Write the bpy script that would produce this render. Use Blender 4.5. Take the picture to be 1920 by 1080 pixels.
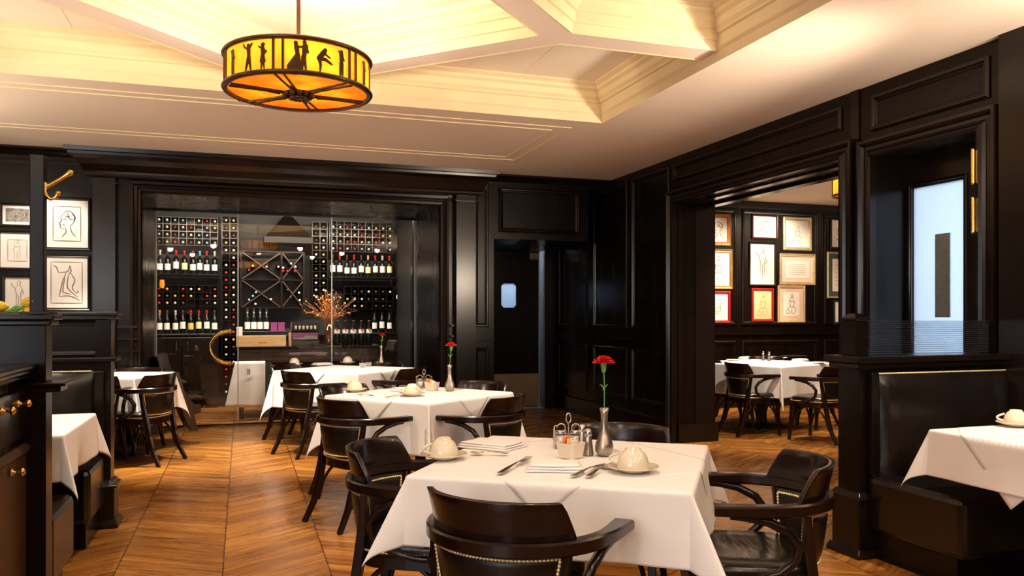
import bpy, math, random
from mathutils import Vector, Matrix
PI = math.pi
random.seed(7)
S = bpy.context.scene
COL = S.collection
for o in list(bpy.data.objects):
    bpy.data.objects.remove(o)

# ------------------------------------------------------------------ camera
EYE = 1.28
FPX = 1505.0
YAW = math.radians(18.62)
SA, CA = math.sin(YAW), math.cos(YAW)
cam_d = bpy.data.cameras.new('camera')
cam = bpy.data.objects.new('camera', cam_d)
COL.objects.link(cam)
cam.location = (0, 0, EYE)
cam.rotation_euler = (PI / 2, 0, -YAW)
cam_d.sensor_width = 36
cam_d.lens = FPX / 1920 * 36
cam_d.shift_y = 52 / 1920
cam_d.clip_start = 0.02
S.camera = cam

# where the sight line of a spot in the frame meets a wall, floor or table plane
def ray(px, py):
    u, v = (px - 960) / FPX, (592 - py) / FPX
    return (SA + CA * u, CA - SA * u, v)
def onX(px, py, X):
    r = ray(px, py); t = X / r[0]
    return (t * r[1], EYE + t * r[2])
def onY(px, py, Y):
    r = ray(px, py); t = Y / r[1]
    return (t * r[0], EYE + t * r[2])
def onZ(px, py, z):
    r = ray(px, py); t = (z - EYE) / r[2]
    return (t * r[0], t * r[1])

# ------------------------------------------------------------------ world, exposure, large lights
w = bpy.data.worlds.new('World'); S.world = w; w.use_nodes = True
w.node_tree.nodes['Background'].inputs[0].default_value = (0.9, 0.75, 0.6, 1)
w.node_tree.nodes['Background'].inputs[1].default_value = 0.03
S.view_settings.view_transform = 'Standard'
S.view_settings.look = 'None'
S.view_settings.gamma = 1
S.view_settings.use_curve_mapping = False
S.view_settings.exposure = 0.0
try:
    S.cycles.use_denoising = True
    S.cycles.denoiser = 'OPENIMAGEDENOISE'
    S.cycles.max_bounces = 9
    S.cycles.diffuse_bounces = 5
    S.cycles.transparent_max_bounces = 16
    S.cycles.sample_clamp_indirect = 6
    S.cycles.caustics_reflective = False
    S.cycles.caustics_refractive = False
except Exception:
    pass

def area(name, loc, target, sx, sy, power, color):
    d = bpy.data.lights.new(name, 'AREA'); d.shape = 'RECTANGLE'
    d.size, d.size_y, d.energy, d.color = sx, sy, power, color
    o = bpy.data.objects.new(name, d); COL.objects.link(o); o.location = loc
    o.rotation_euler = (Vector(target) - Vector(loc)).to_track_quat('-Z', 'Y').to_euler()
    return o
def spot(name, loc, target, power, color, angle=60, blend=0.6, r=0.04):
    d = bpy.data.lights.new(name, 'SPOT'); d.energy, d.color = power, color
    d.spot_size, d.spot_blend, d.shadow_soft_size = math.radians(angle), blend, r
    o = bpy.data.objects.new(name, d); COL.objects.link(o); o.location = loc
    o.rotation_euler = (Vector(target) - Vector(loc)).to_track_quat('-Z', 'Y').to_euler()
    return o
def point(name, loc, power, color, r=0.05):
    d = bpy.data.lights.new(name, 'POINT'); d.energy, d.color, d.shadow_soft_size = power, color, r
    o = bpy.data.objects.new(name, d); COL.objects.link(o); o.location = loc
    return o
WARM = (1.0, 0.74, 0.48)
SOFT = (1.0, 0.87, 0.72)
DAY = (0.92, 0.95, 1.0)
# daylight of the street windows behind and beside the camera
area('window_daylight_left', (-3.1, -1.2, 1.7), (1.5, 2.5, 1.0), 2.4, 1.7, 90, DAY)
for i_, (dx_, dy_) in enumerate(((-1.6, -.6), (.4, -.9), (2.4, -.6), (-.6, .7), (1.3, .6), (3.1, .6), (-1.2, -2.2), (1.8, -2.2))):
    spot('downlight_rear', (dx_, dy_, 2.86), (dx_ + .1, dy_ + .9, 0), 48, (1.0, .79, .58), 150, .5, .06)
# unseen upward panels added beyond the frame to brighten the ceilings
for nm, x_, y_, pw in (('ceiling_fill_left', -2.7, 6.4, 45), ('ceiling_fill_left_rear', -2.7, 1.6, 80), ('ceiling_fill_right', 3.8, 1.9, 75), ('ceiling_fill_far_room', 9.4, 6.0, 160)):
    area(nm, (x_, y_, 1.95), (x_, y_, 3.2), .7, 1.4, pw, (1.0, .82, .62))
for nm, p_, q_, pw in (('upward_fill_left', (-2.8, 4.2, 1.9), (2.6, 7.6, 2.9), 280), ('upward_fill_right', (3.95, 2.7, 1.9), (.4, 7.4, 2.9), 420), ('upward_fill_right_wall', (3.4, 2.2, 1.7), (3.4, 6.4, 2.9), 90)):
    spot(nm, p_, q_, pw, (1.0, .80, .60), 75, .8, .12)  # unseen spots added to lift the far part of the ceiling
# ceiling downlights over the tables
for nm, loc, tgt, pw, ang in [
    ('downlight_front_table', (1.0, 2.3, 2.85), (1.15, 2.75, 0.7), 70, 75),
    ('downlight_middle_table', (0.9, 4.7, 2.9), (1.15, 5.15, 0.7), 220, 66),
    ('downlight_glass_table', (0.75, 7.0, 2.85), (0.95, 7.7, 0.7), 420, 66),
    ('downlight_left_table', (-1.2, 7.4, 2.85), (-1.15, 8.0, 0.7), 420, 66),
    ('downlight_aisle', (-0.10, 7.3, 2.85), (0.0, 7.5, 0.0), 620, 50),
    ('downlight_left_booth', (-1.2, 4.2, 2.85), (-1.05, 4.6, 0.7), 150, 66),
    ('downlight_right_booth', (3.5, 2.3, 2.85), (3.5, 2.6, 0.7), 220, 66),
    ('downlight_aisle_near', (-0.35, 4.4, 2.85), (-0.25, 4.5, 0.0), 130, 75),
    ('downlight_right_aisle', (3.0, 5.2, 2.85), (3.1, 5.6, 0.0), 130, 80),
    ('picture_light_left', (-1.75, 7.9, 2.84), (-1.75, 8.7, 1.75), 85, 66),
]:
    spot(nm, loc, tgt, pw, SOFT, ang)

# ------------------------------------------------------------------ materials
def mat(name, color, rough=0.5, metal=0.0, vary=0.0, scale=8.0, coat=0.0, bump=0.0, bscale=60.0, spec=None,
        emit=None, estr=0.0, trans=0.0, stretch=None, color2=None, sheen=0.0, rvar=0.0, ior=None):
    m = bpy.data.materials.new(name); m.use_nodes = True
    nt = m.node_tree; b = nt.nodes['Principled BSDF']
    b.inputs['Base Color'].default_value = (*color, 1)
    b.inputs['Roughness'].default_value = rough
    b.inputs['Metallic'].default_value = metal
    b.inputs['Coat Weight'].default_value = coat
    b.inputs['Coat Roughness'].default_value = 0.12
    b.inputs['Sheen Weight'].default_value = sheen
    b.inputs['Transmission Weight'].default_value = trans
    if ior: b.inputs['IOR'].default_value = ior
    if spec is not None: b.inputs['Specular IOR Level'].default_value = spec
    if emit:
        b.inputs['Emission Color'].default_value = (*emit, 1); b.inputs['Emission Strength'].default_value = estr
    tc = nt.nodes.new('ShaderNodeTexCoord'); mp = nt.nodes.new('ShaderNodeMapping')
    nt.links.new(tc.outputs['Object'], mp.inputs[0])
    if stretch: mp.inputs['Scale'].default_value = stretch
    if vary or color2:
        n = nt.nodes.new('ShaderNodeTexNoise'); n.inputs['Scale'].default_value = scale; n.inputs['Detail'].default_value = 5
        nt.links.new(mp.outputs[0], n.inputs[0])
        r = nt.nodes.new('ShaderNodeValToRGB'); nt.links.new(n.outputs[0], r.inputs[0])
        c2 = color2 or tuple(min(1, c * (1 + vary)) for c in color)
        c1 = color if color2 else tuple(c * (1 - vary) for c in color)
        r.color_ramp.elements[0].position = 0.3; r.color_ramp.elements[1].position = 0.7
        r.color_ramp.elements[0].color = (*c1, 1); r.color_ramp.elements[1].color = (*c2, 1)
        nt.links.new(r.outputs[0], b.inputs['Base Color'])
        if rvar:
            mr = nt.nodes.new('ShaderNodeMapRange'); mr.inputs[3].default_value = rough - rvar; mr.inputs[4].default_value = rough + rvar
            nt.links.new(n.outputs[0], mr.inputs[0]); nt.links.new(mr.outputs[0], b.inputs['Roughness'])
    if bump:
        n2 = nt.nodes.new('ShaderNodeTexNoise'); n2.inputs['Scale'].default_value = bscale; n2.inputs['Detail'].default_value = 4
        nt.links.new(mp.outputs[0], n2.inputs[0])
        bp = nt.nodes.new('ShaderNodeBump'); bp.inputs['Strength'].default_value = bump; bp.inputs['Distance'].default_value = 0.01
        nt.links.new(n2.outputs[0], bp.inputs['Height']); nt.links.new(bp.outputs[0], b.inputs['Normal'])
    return m

M = {}
M['panel'] = mat('ebonised_panelling', (0.0050, 0.0028, 0.0020), 0.27, vary=0.35, scale=3, stretch=(2, 2, 0.4), rvar=0.02, spec=0.24)
M['trim'] = mat('ebonised_moulding', (0.0075, 0.0040, 0.0028), 0.22, vary=0.3, scale=4, spec=0.36)
M['chair_wood'] = mat('dark_bentwood', (0.0095, 0.0032, 0.0022), 0.24, vary=0.4, scale=6, stretch=(1, 1, 3), coat=0.2, rvar=0.05, spec=0.35)
M['leather'] = mat('black_leather', (0.008, 0.0052, 0.0038), 0.34, vary=0.3, scale=5, bump=0.10, bscale=30, rvar=0.06, spec=0.30)
M['bench_leather'] = mat('glossy_bench_leather', (0.007, 0.0045, 0.0034), 0.24, vary=0.3, scale=5, bump=0.16, bscale=7, rvar=0.05, spec=0.6)
M['seat_leather'] = mat('creased_seat_leather', (0.008, 0.0052, 0.0038), 0.24, vary=0.3, scale=5, bump=0.45, bscale=9, rvar=0.05, spec=0.5, stretch=(.6, 2.2, 1))
M['brass'] = mat('aged_brass_nail', (0.85, 0.66, 0.34), 0.38, metal=0.55, vary=0.2, scale=40)
M['gold_brass'] = mat('polished_brass', (0.85, 0.58, 0.16), 0.2, metal=1, vary=0.1, scale=12)
M['cloth'] = mat('white_table_linen', (0.83, 0.80, 0.77), 0.85, vary=0.02, scale=5, sheen=0.1, bump=0.05, bscale=12)
M['napkin'] = mat('white_napkin_linen', (0.84, 0.80, 0.77), 0.85, vary=0.02, scale=9, bump=0.04, bscale=25)
M['china'] = mat('cream_china', (0.74, 0.65, 0.50), 0.16, vary=0.03, scale=10, coat=0.4)
M['plaster'] = mat('ceiling_paint', (0.78, 0.66, 0.555), 0.75, vary=0.03, scale=1.2, bump=0.03, bscale=4)
M['cream'] = mat('cream_moulding_paint', (0.84, 0.70, 0.44), 0.55, vary=0.05, scale=3)
M['coffer'] = mat('coffer_paint', (0.86, 0.78, 0.66), 0.7, vary=0.03, scale=1.5)
M['steel'] = mat('table_steel', (0.62, 0.58, 0.54), 0.2, metal=1, vary=0.08, scale=30)
M['pewter'] = mat('brushed_pewter', (0.40, 0.34, 0.28), 0.34, metal=1, vary=0.15, scale=14, stretch=(1, 1, 8))
M['black'] = mat('matt_black', (0.006, 0.005, 0.005), 0.6, vary=0.2, scale=9)
M['bottle'] = mat('dark_bottle_glass', (0.004, 0.005, 0.004), 0.25, vary=0.2, scale=9, spec=0.3)
M['paper'] = mat('label_paper', (0.82, 0.78, 0.72), 0.7, vary=0.08, scale=60)
M['label_gold'] = mat('label_gold_paper', (0.80, 0.47, 0.10), 0.6, vary=0.15, scale=50)
M['label_yellow'] = mat('label_yellow_paper', (0.78, 0.70, 0.34), 0.6, vary=0.1, scale=50)
for k, c in dict(red=(0.55, 0.02, 0.02), silver=(0.62, 0.62, 0.60), gold=(0.75, 0.45, 0.12), blue=(0.20, 0.42, 0.62), dark=(0.09, 0.05, 0.04), amber=(0.75, 0.30, 0.05)).items():
    M['cap_' + k] = mat(k + '_foil_capsule', c, 0.35, metal=0.25, vary=0.1, scale=80)
M['stem'] = mat('green_stem', (0.10, 0.26, 0.04), 0.5, vary=0.3, scale=30)
M['leafgreen'] = mat('leaf_green', (0.12, 0.30, 0.03), 0.5, vary=0.35, scale=20)
M['red'] = mat('carnation_red', (0.72, 0.008, 0.010), 0.6, vary=0.25, scale=60)
M['yellow'] = mat('yellow_petal', (0.92, 0.72, 0.04), 0.5, vary=0.25, scale=30, color2=(0.90, 0.52, 0.02))
M['orange'] = mat('dried_orange_leaf', (0.62, 0.16, 0.02), 0.6, scale=20, color2=(0.85, 0.42, 0.12))
M['pinewood'] = mat('pale_pine', (0.70, 0.43, 0.20), 0.55, vary=0.12, scale=6, stretch=(1, 8, 8))
M['purple'] = mat('purple_card', (0.22, 0.03, 0.14), 0.5, vary=0.1, scale=10)
M['chairbrown'] = mat('brown_wood', (0.055, 0.024, 0.012), 0.4, vary=0.25, scale=6, stretch=(1, 1, 4))
M['bronze'] = mat('bronze_plate', (0.34, 0.24, 0.15), 0.38, metal=0.9, vary=0.15, scale=3)
M['alu'] = mat('brushed_aluminium', (0.55, 0.62, 0.64), 0.35, metal=1, vary=0.1, scale=20)
M['lit_white'] = mat('pantry_wall_paint', (0.80, 0.84, 0.88), 0.8, vary=0.02, scale=2)
M['packet_orange'] = mat('orange_paper', (0.80, 0.16, 0.06), 0.6, vary=0.1, scale=30)
M['ink'] = mat('grey_ink', (0.16, 0.12, 0.10), 0.8, vary=0.2, scale=40)
M['ink_pale'] = mat('pale_pencil', (0.42, 0.36, 0.31), 0.8, vary=0.2, scale=40)
M['ink_sepia'] = mat('sepia_chalk', (0.52, 0.22, 0.10), 0.8, vary=0.2, scale=40)
M['sheet'] = mat('drawing_paper', (0.80, 0.76, 0.71), 0.8, vary=0.04, scale=6)
M['sheet_grey'] = mat('grey_drawing', (0.35, 0.33, 0.29), 0.8, vary=0.5, scale=22, color2=(0.10, 0.09, 0.08))
M['sheet_tan'] = mat('tan_drawing_paper', (0.66, 0.50, 0.28), 0.8, vary=0.05, scale=6)
M['matboard'] = mat('white_mount_board', (0.84, 0.81, 0.77), 0.85, vary=0.02, scale=6)
M['mat_pink'] = mat('pink_mount_board', (0.78, 0.56, 0.48), 0.85, vary=0.03, scale=6)
M['mat_green'] = mat('green_mount_board', (0.05, 0.07, 0.06), 0.85, vary=0.1, scale=6)
M['mat_tan'] = mat('tan_mount_board', (0.66, 0.50, 0.38), 0.85, vary=0.05, scale=6)
M['fr_black'] = mat('black_frame', (0.010, 0.008, 0.007), 0.3, vary=0.2, scale=8)
M['fr_gold'] = mat('gilt_frame', (0.62, 0.40, 0.12), 0.32, metal=0.85, vary=0.15, scale=14)
M['fr_pale'] = mat('pale_gilt_frame', (0.66, 0.55, 0.32), 0.4, metal=0.6, vary=0.12, scale=14)
M['fr_red'] = mat('red_lacquer_frame', (0.30, 0.012, 0.014), 0.3, vary=0.15, scale=10)
M['fr_maroon'] = mat('maroon_frame', (0.045, 0.008, 0.006), 0.3, vary=0.15, scale=10)
M['fr_orange'] = mat('orange_wood_frame', (0.42, 0.14, 0.03), 0.35, vary=0.2, scale=10)
M['fr_tan'] = mat('tan_wood_frame', (0.52, 0.36, 0.20), 0.45, vary=0.12, scale=10)

def glassy(name, tint=(1, 1, 1), refl=1.0, rough=0.0):
    m = bpy.data.materials.new(name); m.use_nodes = True
    nt = m.node_tree; nt.nodes.clear()
    out = nt.nodes.new('ShaderNodeOutputMaterial'); mix = nt.nodes.new('ShaderNodeMixShader')
    tr = nt.nodes.new('ShaderNodeBsdfTransparent'); tr.inputs[0].default_value = (*tint, 1)
    gl = nt.nodes.new('ShaderNodeBsdfGlossy'); gl.inputs['Roughness'].default_value = rough; gl.inputs[0].default_value = (1, 1, 1, 1)
    fr = nt.nodes.new('ShaderNodeFresnel'); fr.inputs[0].default_value = 1.5
    ml = nt.nodes.new('ShaderNodeMath'); ml.operation = 'MULTIPLY'; ml.inputs[1].default_value = refl
    ge = nt.nodes.new('ShaderNodeNewGeometry'); sb = nt.nodes.new('ShaderNodeMath'); sb.operation = 'SUBTRACT'; sb.inputs[0].default_value = 1.0
    m2 = nt.nodes.new('ShaderNodeMath'); m2.operation = 'MULTIPLY'
    nt.links.new(ge.outputs['Backfacing'], sb.inputs[1])
    nt.links.new(fr.outputs[0], ml.inputs[0]); nt.links.new(ml.outputs[0], m2.inputs[0]); nt.links.new(sb.outputs[0], m2.inputs[1]); nt.links.new(m2.outputs[0], mix.inputs[0])
    nt.links.new(tr.outputs[0], mix.inputs[1]); nt.links.new(gl.outputs[0], mix.inputs[2]); nt.links.new(mix.outputs[0], out.inputs[0])
    return m
M['glass'] = glassy('clear_glass', (0.97, 0.98, 0.98), 1.7)
M['screen_glass'] = glassy('ribbed_screen_glass', (0.80, 0.83, 0.85), 1.0)
M['tumbler'] = glassy('tumbler_glass', (0.93, 0.92, 0.91), 2.2)

def frosted(name):
    m = bpy.data.materials.new(name); m.use_nodes = True
    nt = m.node_tree; b = nt.nodes['Principled BSDF']
    b.inputs['Base Color'].default_value = (0.80, 0.87, 0.95, 1); b.inputs['Roughness'].default_value = 0.35
    tl = nt.nodes.new('ShaderNodeBsdfTranslucent'); tl.inputs[0].default_value = (0.78, 0.86, 0.95, 1)
    mx = nt.nodes.new('ShaderNodeMixShader'); mx.inputs[0].default_value = 0.8
    out = nt.nodes['Material Output']
    nt.links.new(b.outputs[0], mx.inputs[1]); nt.links.new(tl.outputs[0], mx.inputs[2]); nt.links.new(mx.outputs[0], out.inputs[0])
    return m
M['frosted'] = frosted('frosted_door_glass')

def amber(name, c_lo, c_hi, em, tw):
    m = bpy.data.materials.new(name); m.use_nodes = True
    nt = m.node_tree; nt.nodes.clear()
    out = nt.nodes.new('ShaderNodeOutputMaterial')
    tc = nt.nodes.new('ShaderNodeTexCoord'); n = nt.nodes.new('ShaderNodeTexNoise'); n.inputs['Scale'].default_value = 7; n.inputs['Detail'].default_value = 4
    nt.links.new(tc.outputs['Object'], n.inputs[0])
    r = nt.nodes.new('ShaderNodeValToRGB'); nt.links.new(n.outputs[0], r.inputs[0])
    r.color_ramp.elements[0].position = 0.35; r.color_ramp.elements[1].position = 0.68
    r.color_ramp.elements[0].color = (*c_lo, 1); r.color_ramp.elements[1].color = (*c_hi, 1)
    e = nt.nodes.new('ShaderNodeEmission'); e.inputs[1].default_value = em; nt.links.new(r.outputs[0], e.inputs[0])
    t = nt.nodes.new('ShaderNodeBsdfTranslucent'); nt.links.new(r.outputs[0], t.inputs[0])
    g = nt.nodes.new('ShaderNodeBsdfGlossy'); g.inputs['Roughness'].default_value = 0.2; g.inputs[0].default_value = (0.05, 0.05, 0.05, 1)
    tm = nt.nodes.new('ShaderNodeMixShader'); tm.inputs[0].default_value = tw
    blk = nt.nodes.new('ShaderNodeBsdfDiffuse'); nt.links.new(r.outputs[0], blk.inputs[0])
    nt.links.new(blk.outputs[0], tm.inputs[1]); nt.links.new(t.outputs[0], tm.inputs[2])
    a1 = nt.nodes.new('ShaderNodeAddShader'); a2 = nt.nodes.new('ShaderNodeAddShader')
    nt.links.new(e.outputs[0], a1.inputs[0]); nt.links.new(tm.outputs[0], a1.inputs[1])
    nt.links.new(a1.outputs[0], a2.inputs[0]); nt.links.new(g.outputs[0], a2.inputs[1])
    nt.links.new(a2.outputs[0], out.inputs[0])
    return m
M['mica_side'] = amber('lit_amber_mica', (0.95, 0.30, 0.010), (1.0, 0.47, 0.022), 0.42, 0.09)
M['mica_base'] = amber('lit_amber_mica_base', (0.90, 0.17, 0.005), (1.0, 0.31, 0.010), 0.36, 0.07)
M['bulb'] = mat('lit_bulb', (1, 0.9, 0.7), 0.4, emit=(1.0, 0.80, 0.52), estr=9, vary=0.01)
M['lampmetal'] = mat('bronze_lamp_metal', (0.085, 0.045, 0.020), 0.32, metal=0.7, vary=0.25, scale=12)

def floor_mat():
    m = bpy.data.materials.new('chevron_oak_floor'); m.use_nodes = True
    nt = m.node_tree; b = nt.nodes['Principled BSDF']; L = nt.links.new
    def math_(op, a, c=None):
        n = nt.nodes.new('ShaderNodeMath'); n.operation = op
        for i, v in enumerate((a, c)):
            if v is None: continue
            if isinstance(v, (int, float)): n.inputs[i].default_value = v
            else: L(v, n.inputs[i])
        return n.outputs[0]
    g = nt.nodes.new('ShaderNodeNewGeometry'); sp = nt.nodes.new('ShaderNodeSeparateXYZ'); L(g.outputs['Position'], sp.inputs[0])
    X, Y = sp.outputs[0], sp.outputs[1]
    Wd = 0.51
    xs = math_('DIVIDE', math_('ADD', X, 0.089 + 20 * Wd), Wd)
    i = math_('FLOOR', xs); fx = math_('SUBTRACT', xs, i)
    sg = math_('SUBTRACT', math_('MULTIPLY', math_('MODULO', i, 2), 2), 1)
    sh = math_('MULTIPLY', sg, math_('MULTIPLY', fx, Wd * 0.62))
    v = math_('DIVIDE', math_('ADD', math_('ADD', Y, sh), 30), 0.092)
    j = math_('FLOOR', v); fv = math_('SUBTRACT', v, j)
    cb = nt.nodes.new('ShaderNodeCombineXYZ'); L(i, cb.inputs[0]); L(j, cb.inputs[1])
    wn = nt.nodes.new('ShaderNodeTexWhiteNoise'); L(cb.outputs[0], wn.inputs[0])
    cb2 = nt.nodes.new('ShaderNodeCombineXYZ'); L(math_('MULTIPLY', X, 2.6), cb2.inputs[0]); L(math_('MULTIPLY', v, 1.9), cb2.inputs[1]); L(math_('MULTIPLY', wn.outputs[0], 30), cb2.inputs[2])
    gr = nt.nodes.new('ShaderNodeTexNoise'); gr.inputs['Scale'].default_value = 1.3; gr.inputs['Detail'].default_value = 3; L(cb2.outputs[0], gr.inputs[0])
    big = nt.nodes.new('ShaderNodeTexNoise'); big.inputs['Scale'].default_value = 1.3; L(g.outputs['Position'], big.inputs[0])
    t = math_('ADD', math_('MULTIPLY', wn.outputs[0], 0.22), math_('ADD', math_('MULTIPLY', gr.outputs[0], 0.72), math_('MULTIPLY', big.outputs[0], 0.26)))
    r = nt.nodes.new('ShaderNodeValToRGB'); L(t, r.inputs[0])
    e = r.color_ramp.elements
    e[0].position = 0.36; e[0].color = (0.15, 0.052, 0.0095, 1)
    e[1].position = 0.84; e[1].color = (0.47, 0.20, 0.036, 1)
    x = r.color_ramp.elements.new(0.60); x.color = (0.265, 0.102, 0.018, 1)
    seam = math_('MINIMUM', math_('MULTIPLY', math_('MINIMUM', fv, math_('SUBTRACT', 1, fv)), 0.092), math_('MULTIPLY', math_('MINIMUM', fx, math_('SUBTRACT', 1, fx)), Wd))
    ln = nt.nodes.new('ShaderNodeMapRange'); ln.inputs[1].default_value = 0.0006; ln.inputs[2].default_value = 0.0026; ln.inputs[3].default_value = 0.55; ln.inputs[4].default_value = 1.0
    L(seam, ln.inputs[0])
    ln2 = nt.nodes.new('ShaderNodeMapRange'); ln2.inputs[1].default_value = 0.002; ln2.inputs[2].default_value = 0.0055; ln2.inputs[3].default_value = 0.28; ln2.inputs[4].default_value = 1.0
    L(math_('MULTIPLY', math_('MINIMUM', fx, math_('SUBTRACT', 1, fx)), Wd), ln2.inputs[0])
    mx = nt.nodes.new('ShaderNodeMix'); mx.data_type = 'RGBA'; mx.blend_type = 'MULTIPLY'; mx.inputs[0].default_value = 1
    L(r.outputs[0], mx.inputs[6]); L(math_('MULTIPLY', ln.outputs[0], ln2.outputs[0]), mx.inputs[7]); L(mx.outputs[2], b.inputs['Base Color'])
    rr = nt.nodes.new('ShaderNodeMapRange'); rr.inputs[3].default_value = 0.20; rr.inputs[4].default_value = 0.36; L(gr.outputs[0], rr.inputs[0]); L(rr.outputs[0], b.inputs['Roughness'])
    bp = nt.nodes.new('ShaderNodeBump'); bp.inputs['Strength'].default_value = 0.12; bp.inputs['Distance'].default_value = 0.004; L(gr.outputs[0], bp.inputs['Height']); L(bp.outputs[0], b.inputs['Normal'])
    return m
M['floor'] = floor_mat()

# ------------------------------------------------------------------ mesh helpers
class MB:
    def __init__(s): s.v, s.f, s.m, s.sm = [], [], [], []
    def add(s, vs, fs, mi=0, smooth=False):
        o = len(s.v); s.v += [tuple(p) for p in vs]
        for f in fs: s.f.append([i + o for i in f]); s.m.append(mi); s.sm.append(smooth)
    def box(s, x0, y0, z0, x1, y1, z1, mi=0):
        vs = [(x, y, z) for z in (z0, z1) for y in (y0, y1) for x in (x0, x1)]
        s.add(vs, [(0, 2, 3, 1), (4, 5, 7, 6), (0, 1, 5, 4), (2, 6, 7, 3), (0, 4, 6, 2), (1, 3, 7, 5)], mi)
    def fbox(s, F, a0, b0, a1, b1, n0, n1, mi=0):
        vs = [F(a, b, n) for n in (n0, n1) for b in (b0, b1) for a in (a0, a1)]
        s.add(vs, [(0, 2, 3, 1), (4, 5, 7, 6), (0, 1, 5, 4), (2, 6, 7, 3), (0, 4, 6, 2), (1, 3, 7, 5)], mi)
    def lathe(s, prof, n=24, c=(0, 0, 0), mi=0, smooth=True, mtx=None, cap=True):
        vs, fs = [], []
        for r, z in prof:
            for k in range(n):
                a = 2 * PI * k / n; p = Vector((r * math.cos(a), r * math.sin(a), z))
                if mtx: p = mtx @ p
                vs.append((p.x + c[0], p.y + c[1], p.z + c[2]))
        for i in range(len(prof) - 1):
            for k in range(n):
                k2 = (k + 1) % n
                fs.append((i * n + k, i * n + k2, (i + 1) * n + k2, (i + 1) * n + k))
        s.add(vs, fs, mi, smooth)
        for idx, rev in ((0, True), (len(prof) - 1, False)):
            if cap and prof[0] != prof[-1] and prof[idx][0] > 1e-5:
                ring = [vs[idx * n + k] for k in range(n)]
                s.add(ring, [list(range(n))[::-1] if rev else list(range(n))], mi)
    def tube(s, pts, r, n=8, mi=0, closed=False, flat=None):
        pts = [Vector(p) for p in pts]; N = len(pts)
        rs = r if isinstance(r, (list, tuple)) else [r] * N
        T = []
        for i in range(N):
            a = pts[(i - 1) % N] if (closed or i > 0) else pts[i]
            b = pts[(i + 1) % N] if (closed or i < N - 1) else pts[i]
            T.append((b - a).normalized())
        up = Vector((0, 0, 1)) if abs(T[0].z) < 0.9 else Vector((1, 0, 0))
        nrm = (up - T[0] * up.dot(T[0])).normalized(); vs, fs = [], []
        for i in range(N):
            nrm = (nrm - T[i] * nrm.dot(T[i])).normalized(); bi = T[i].cross(nrm)
            for k in range(n):
                a = 2 * PI * k / n
                q = nrm * math.cos(a) * rs[i] + bi * math.sin(a) * rs[i] * (flat or 1)
                vs.append(pts[i] + q)
        for i in range(N if closed else N - 1):
            i2 = (i + 1) % N
            for k in range(n):
                k2 = (k + 1) % n
                fs.append((i * n + k, i * n + k2, i2 * n + k2, i2 * n + k))
        s.add(vs, fs, mi, True)
        if not closed:
            s.add(vs[:n], [list(range(n))[::-1]], mi); s.add(vs[-n:], [list(range(n))], mi)
    def beads(s, path, pitch, r, closed=False, mi=0):
        """a row of touching domed nails as one string of beads along path"""
        P = [Vector(p) for p in path] + ([Vector(path[0])] if closed else [])
        seg = [(P[i + 1] - P[i]).length for i in range(len(P) - 1)]; tot = sum(seg); n = max(3, round(tot / pitch))
        out, rs, i, acc = [], [], 0, 0.0
        for k in range(n * 4 + (0 if closed else 1)):
            d = tot * k / (n * 4)
            while i < len(seg) - 1 and acc + seg[i] < d: acc += seg[i]; i += 1
            out.append(P[i].lerp(P[i + 1], (d - acc) / max(1e-9, seg[i]))); rs.append(r * (.38, .86, 1.0, .86)[k % 4])
        s.tube(out, rs, 6, mi, closed)
    def bar(s, pts, sec, mi=0, up=Vector((0, 0, 1)), smooth=False, closed=False):
        """sweep a section [(side, up)] along pts; sec may be a list of one section per point"""
        pts = [Vector(p) for p in pts]; N = len(pts); vs, fs = [], []
        secs = sec if isinstance(sec[0][0], (list, tuple)) else [sec] * N
        n = len(secs[0])
        for i in range(N):
            a = pts[(i - 1) % N] if (closed or i > 0) else pts[i]
            b = pts[(i + 1) % N] if (closed or i < N - 1) else pts[i]
            t = (b - a).normalized(); sd = t.cross(up).normalized(); uu = sd.cross(t)
            for q in secs[i]: vs.append(pts[i] + sd * q[0] + uu * q[1])
        for i in range(N if closed else N - 1):
            i2 = (i + 1) % N
            for k in range(n):
                k2 = (k + 1) % n
                fs.append((i * n + k, i * n + k2, i2 * n + k2, i2 * n + k))
        s.add(vs, fs, mi, smooth)
        if not closed:
            s.add(vs[:n], [list(range(n))[::-1]], mi); s.add(vs[-n:], [list(range(n))], mi)
    def mitre(s, F, pts, prof, closed=False, mi=0):
        """profile [(inward offset, height n)] along a polyline in the plane of F; inward is the left of travel"""
        P = [Vector(p) for p in pts]; N = len(P); vs, fs = [], []; n = len(prof)
        for i in range(N):
            d1 = (P[i] - P[i - 1]).normalized() if (closed or i > 0) else None
            d2 = (P[(i + 1) % N] - P[i]).normalized() if (closed or i < N - 1) else None
            d1 = d1 or d2; d2 = d2 or d1
            n1 = Vector((-d1.y, d1.x)); n2 = Vector((-d2.y, d2.x)); q = n1 + n2
            q = q / max(1e-6, q.dot(n1))
            for o, h in prof: vs.append(F(P[i].x + q.x * o, P[i].y + q.y * o, h))
        for i in range(N if closed else N - 1):
            i2 = (i + 1) % N
            for k in range(n - 1): fs.append((i * n + k, i2 * n + k, i2 * n + k + 1, i * n + k + 1))
        s.add(vs, fs, mi)
        if not closed and n > 2:
            s.add(vs[:n], [list(range(n))], mi); s.add(vs[-n:], [list(range(n))], mi)
    def rect_mould(s, F, a0, b0, a1, b1, w=0.045, d=0.022, mi=0):
        prof = [(-0.004, 0), (-0.004, d * .5), (w * .2, d), (w * .45, d * .95), (w * .6, d * .45), (w * .85, d * .35), (w, 0)]
        s.mitre(F, [(a0, b0), (a1, b0), (a1, b1), (a0, b1)], prof, True, mi)
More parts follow.
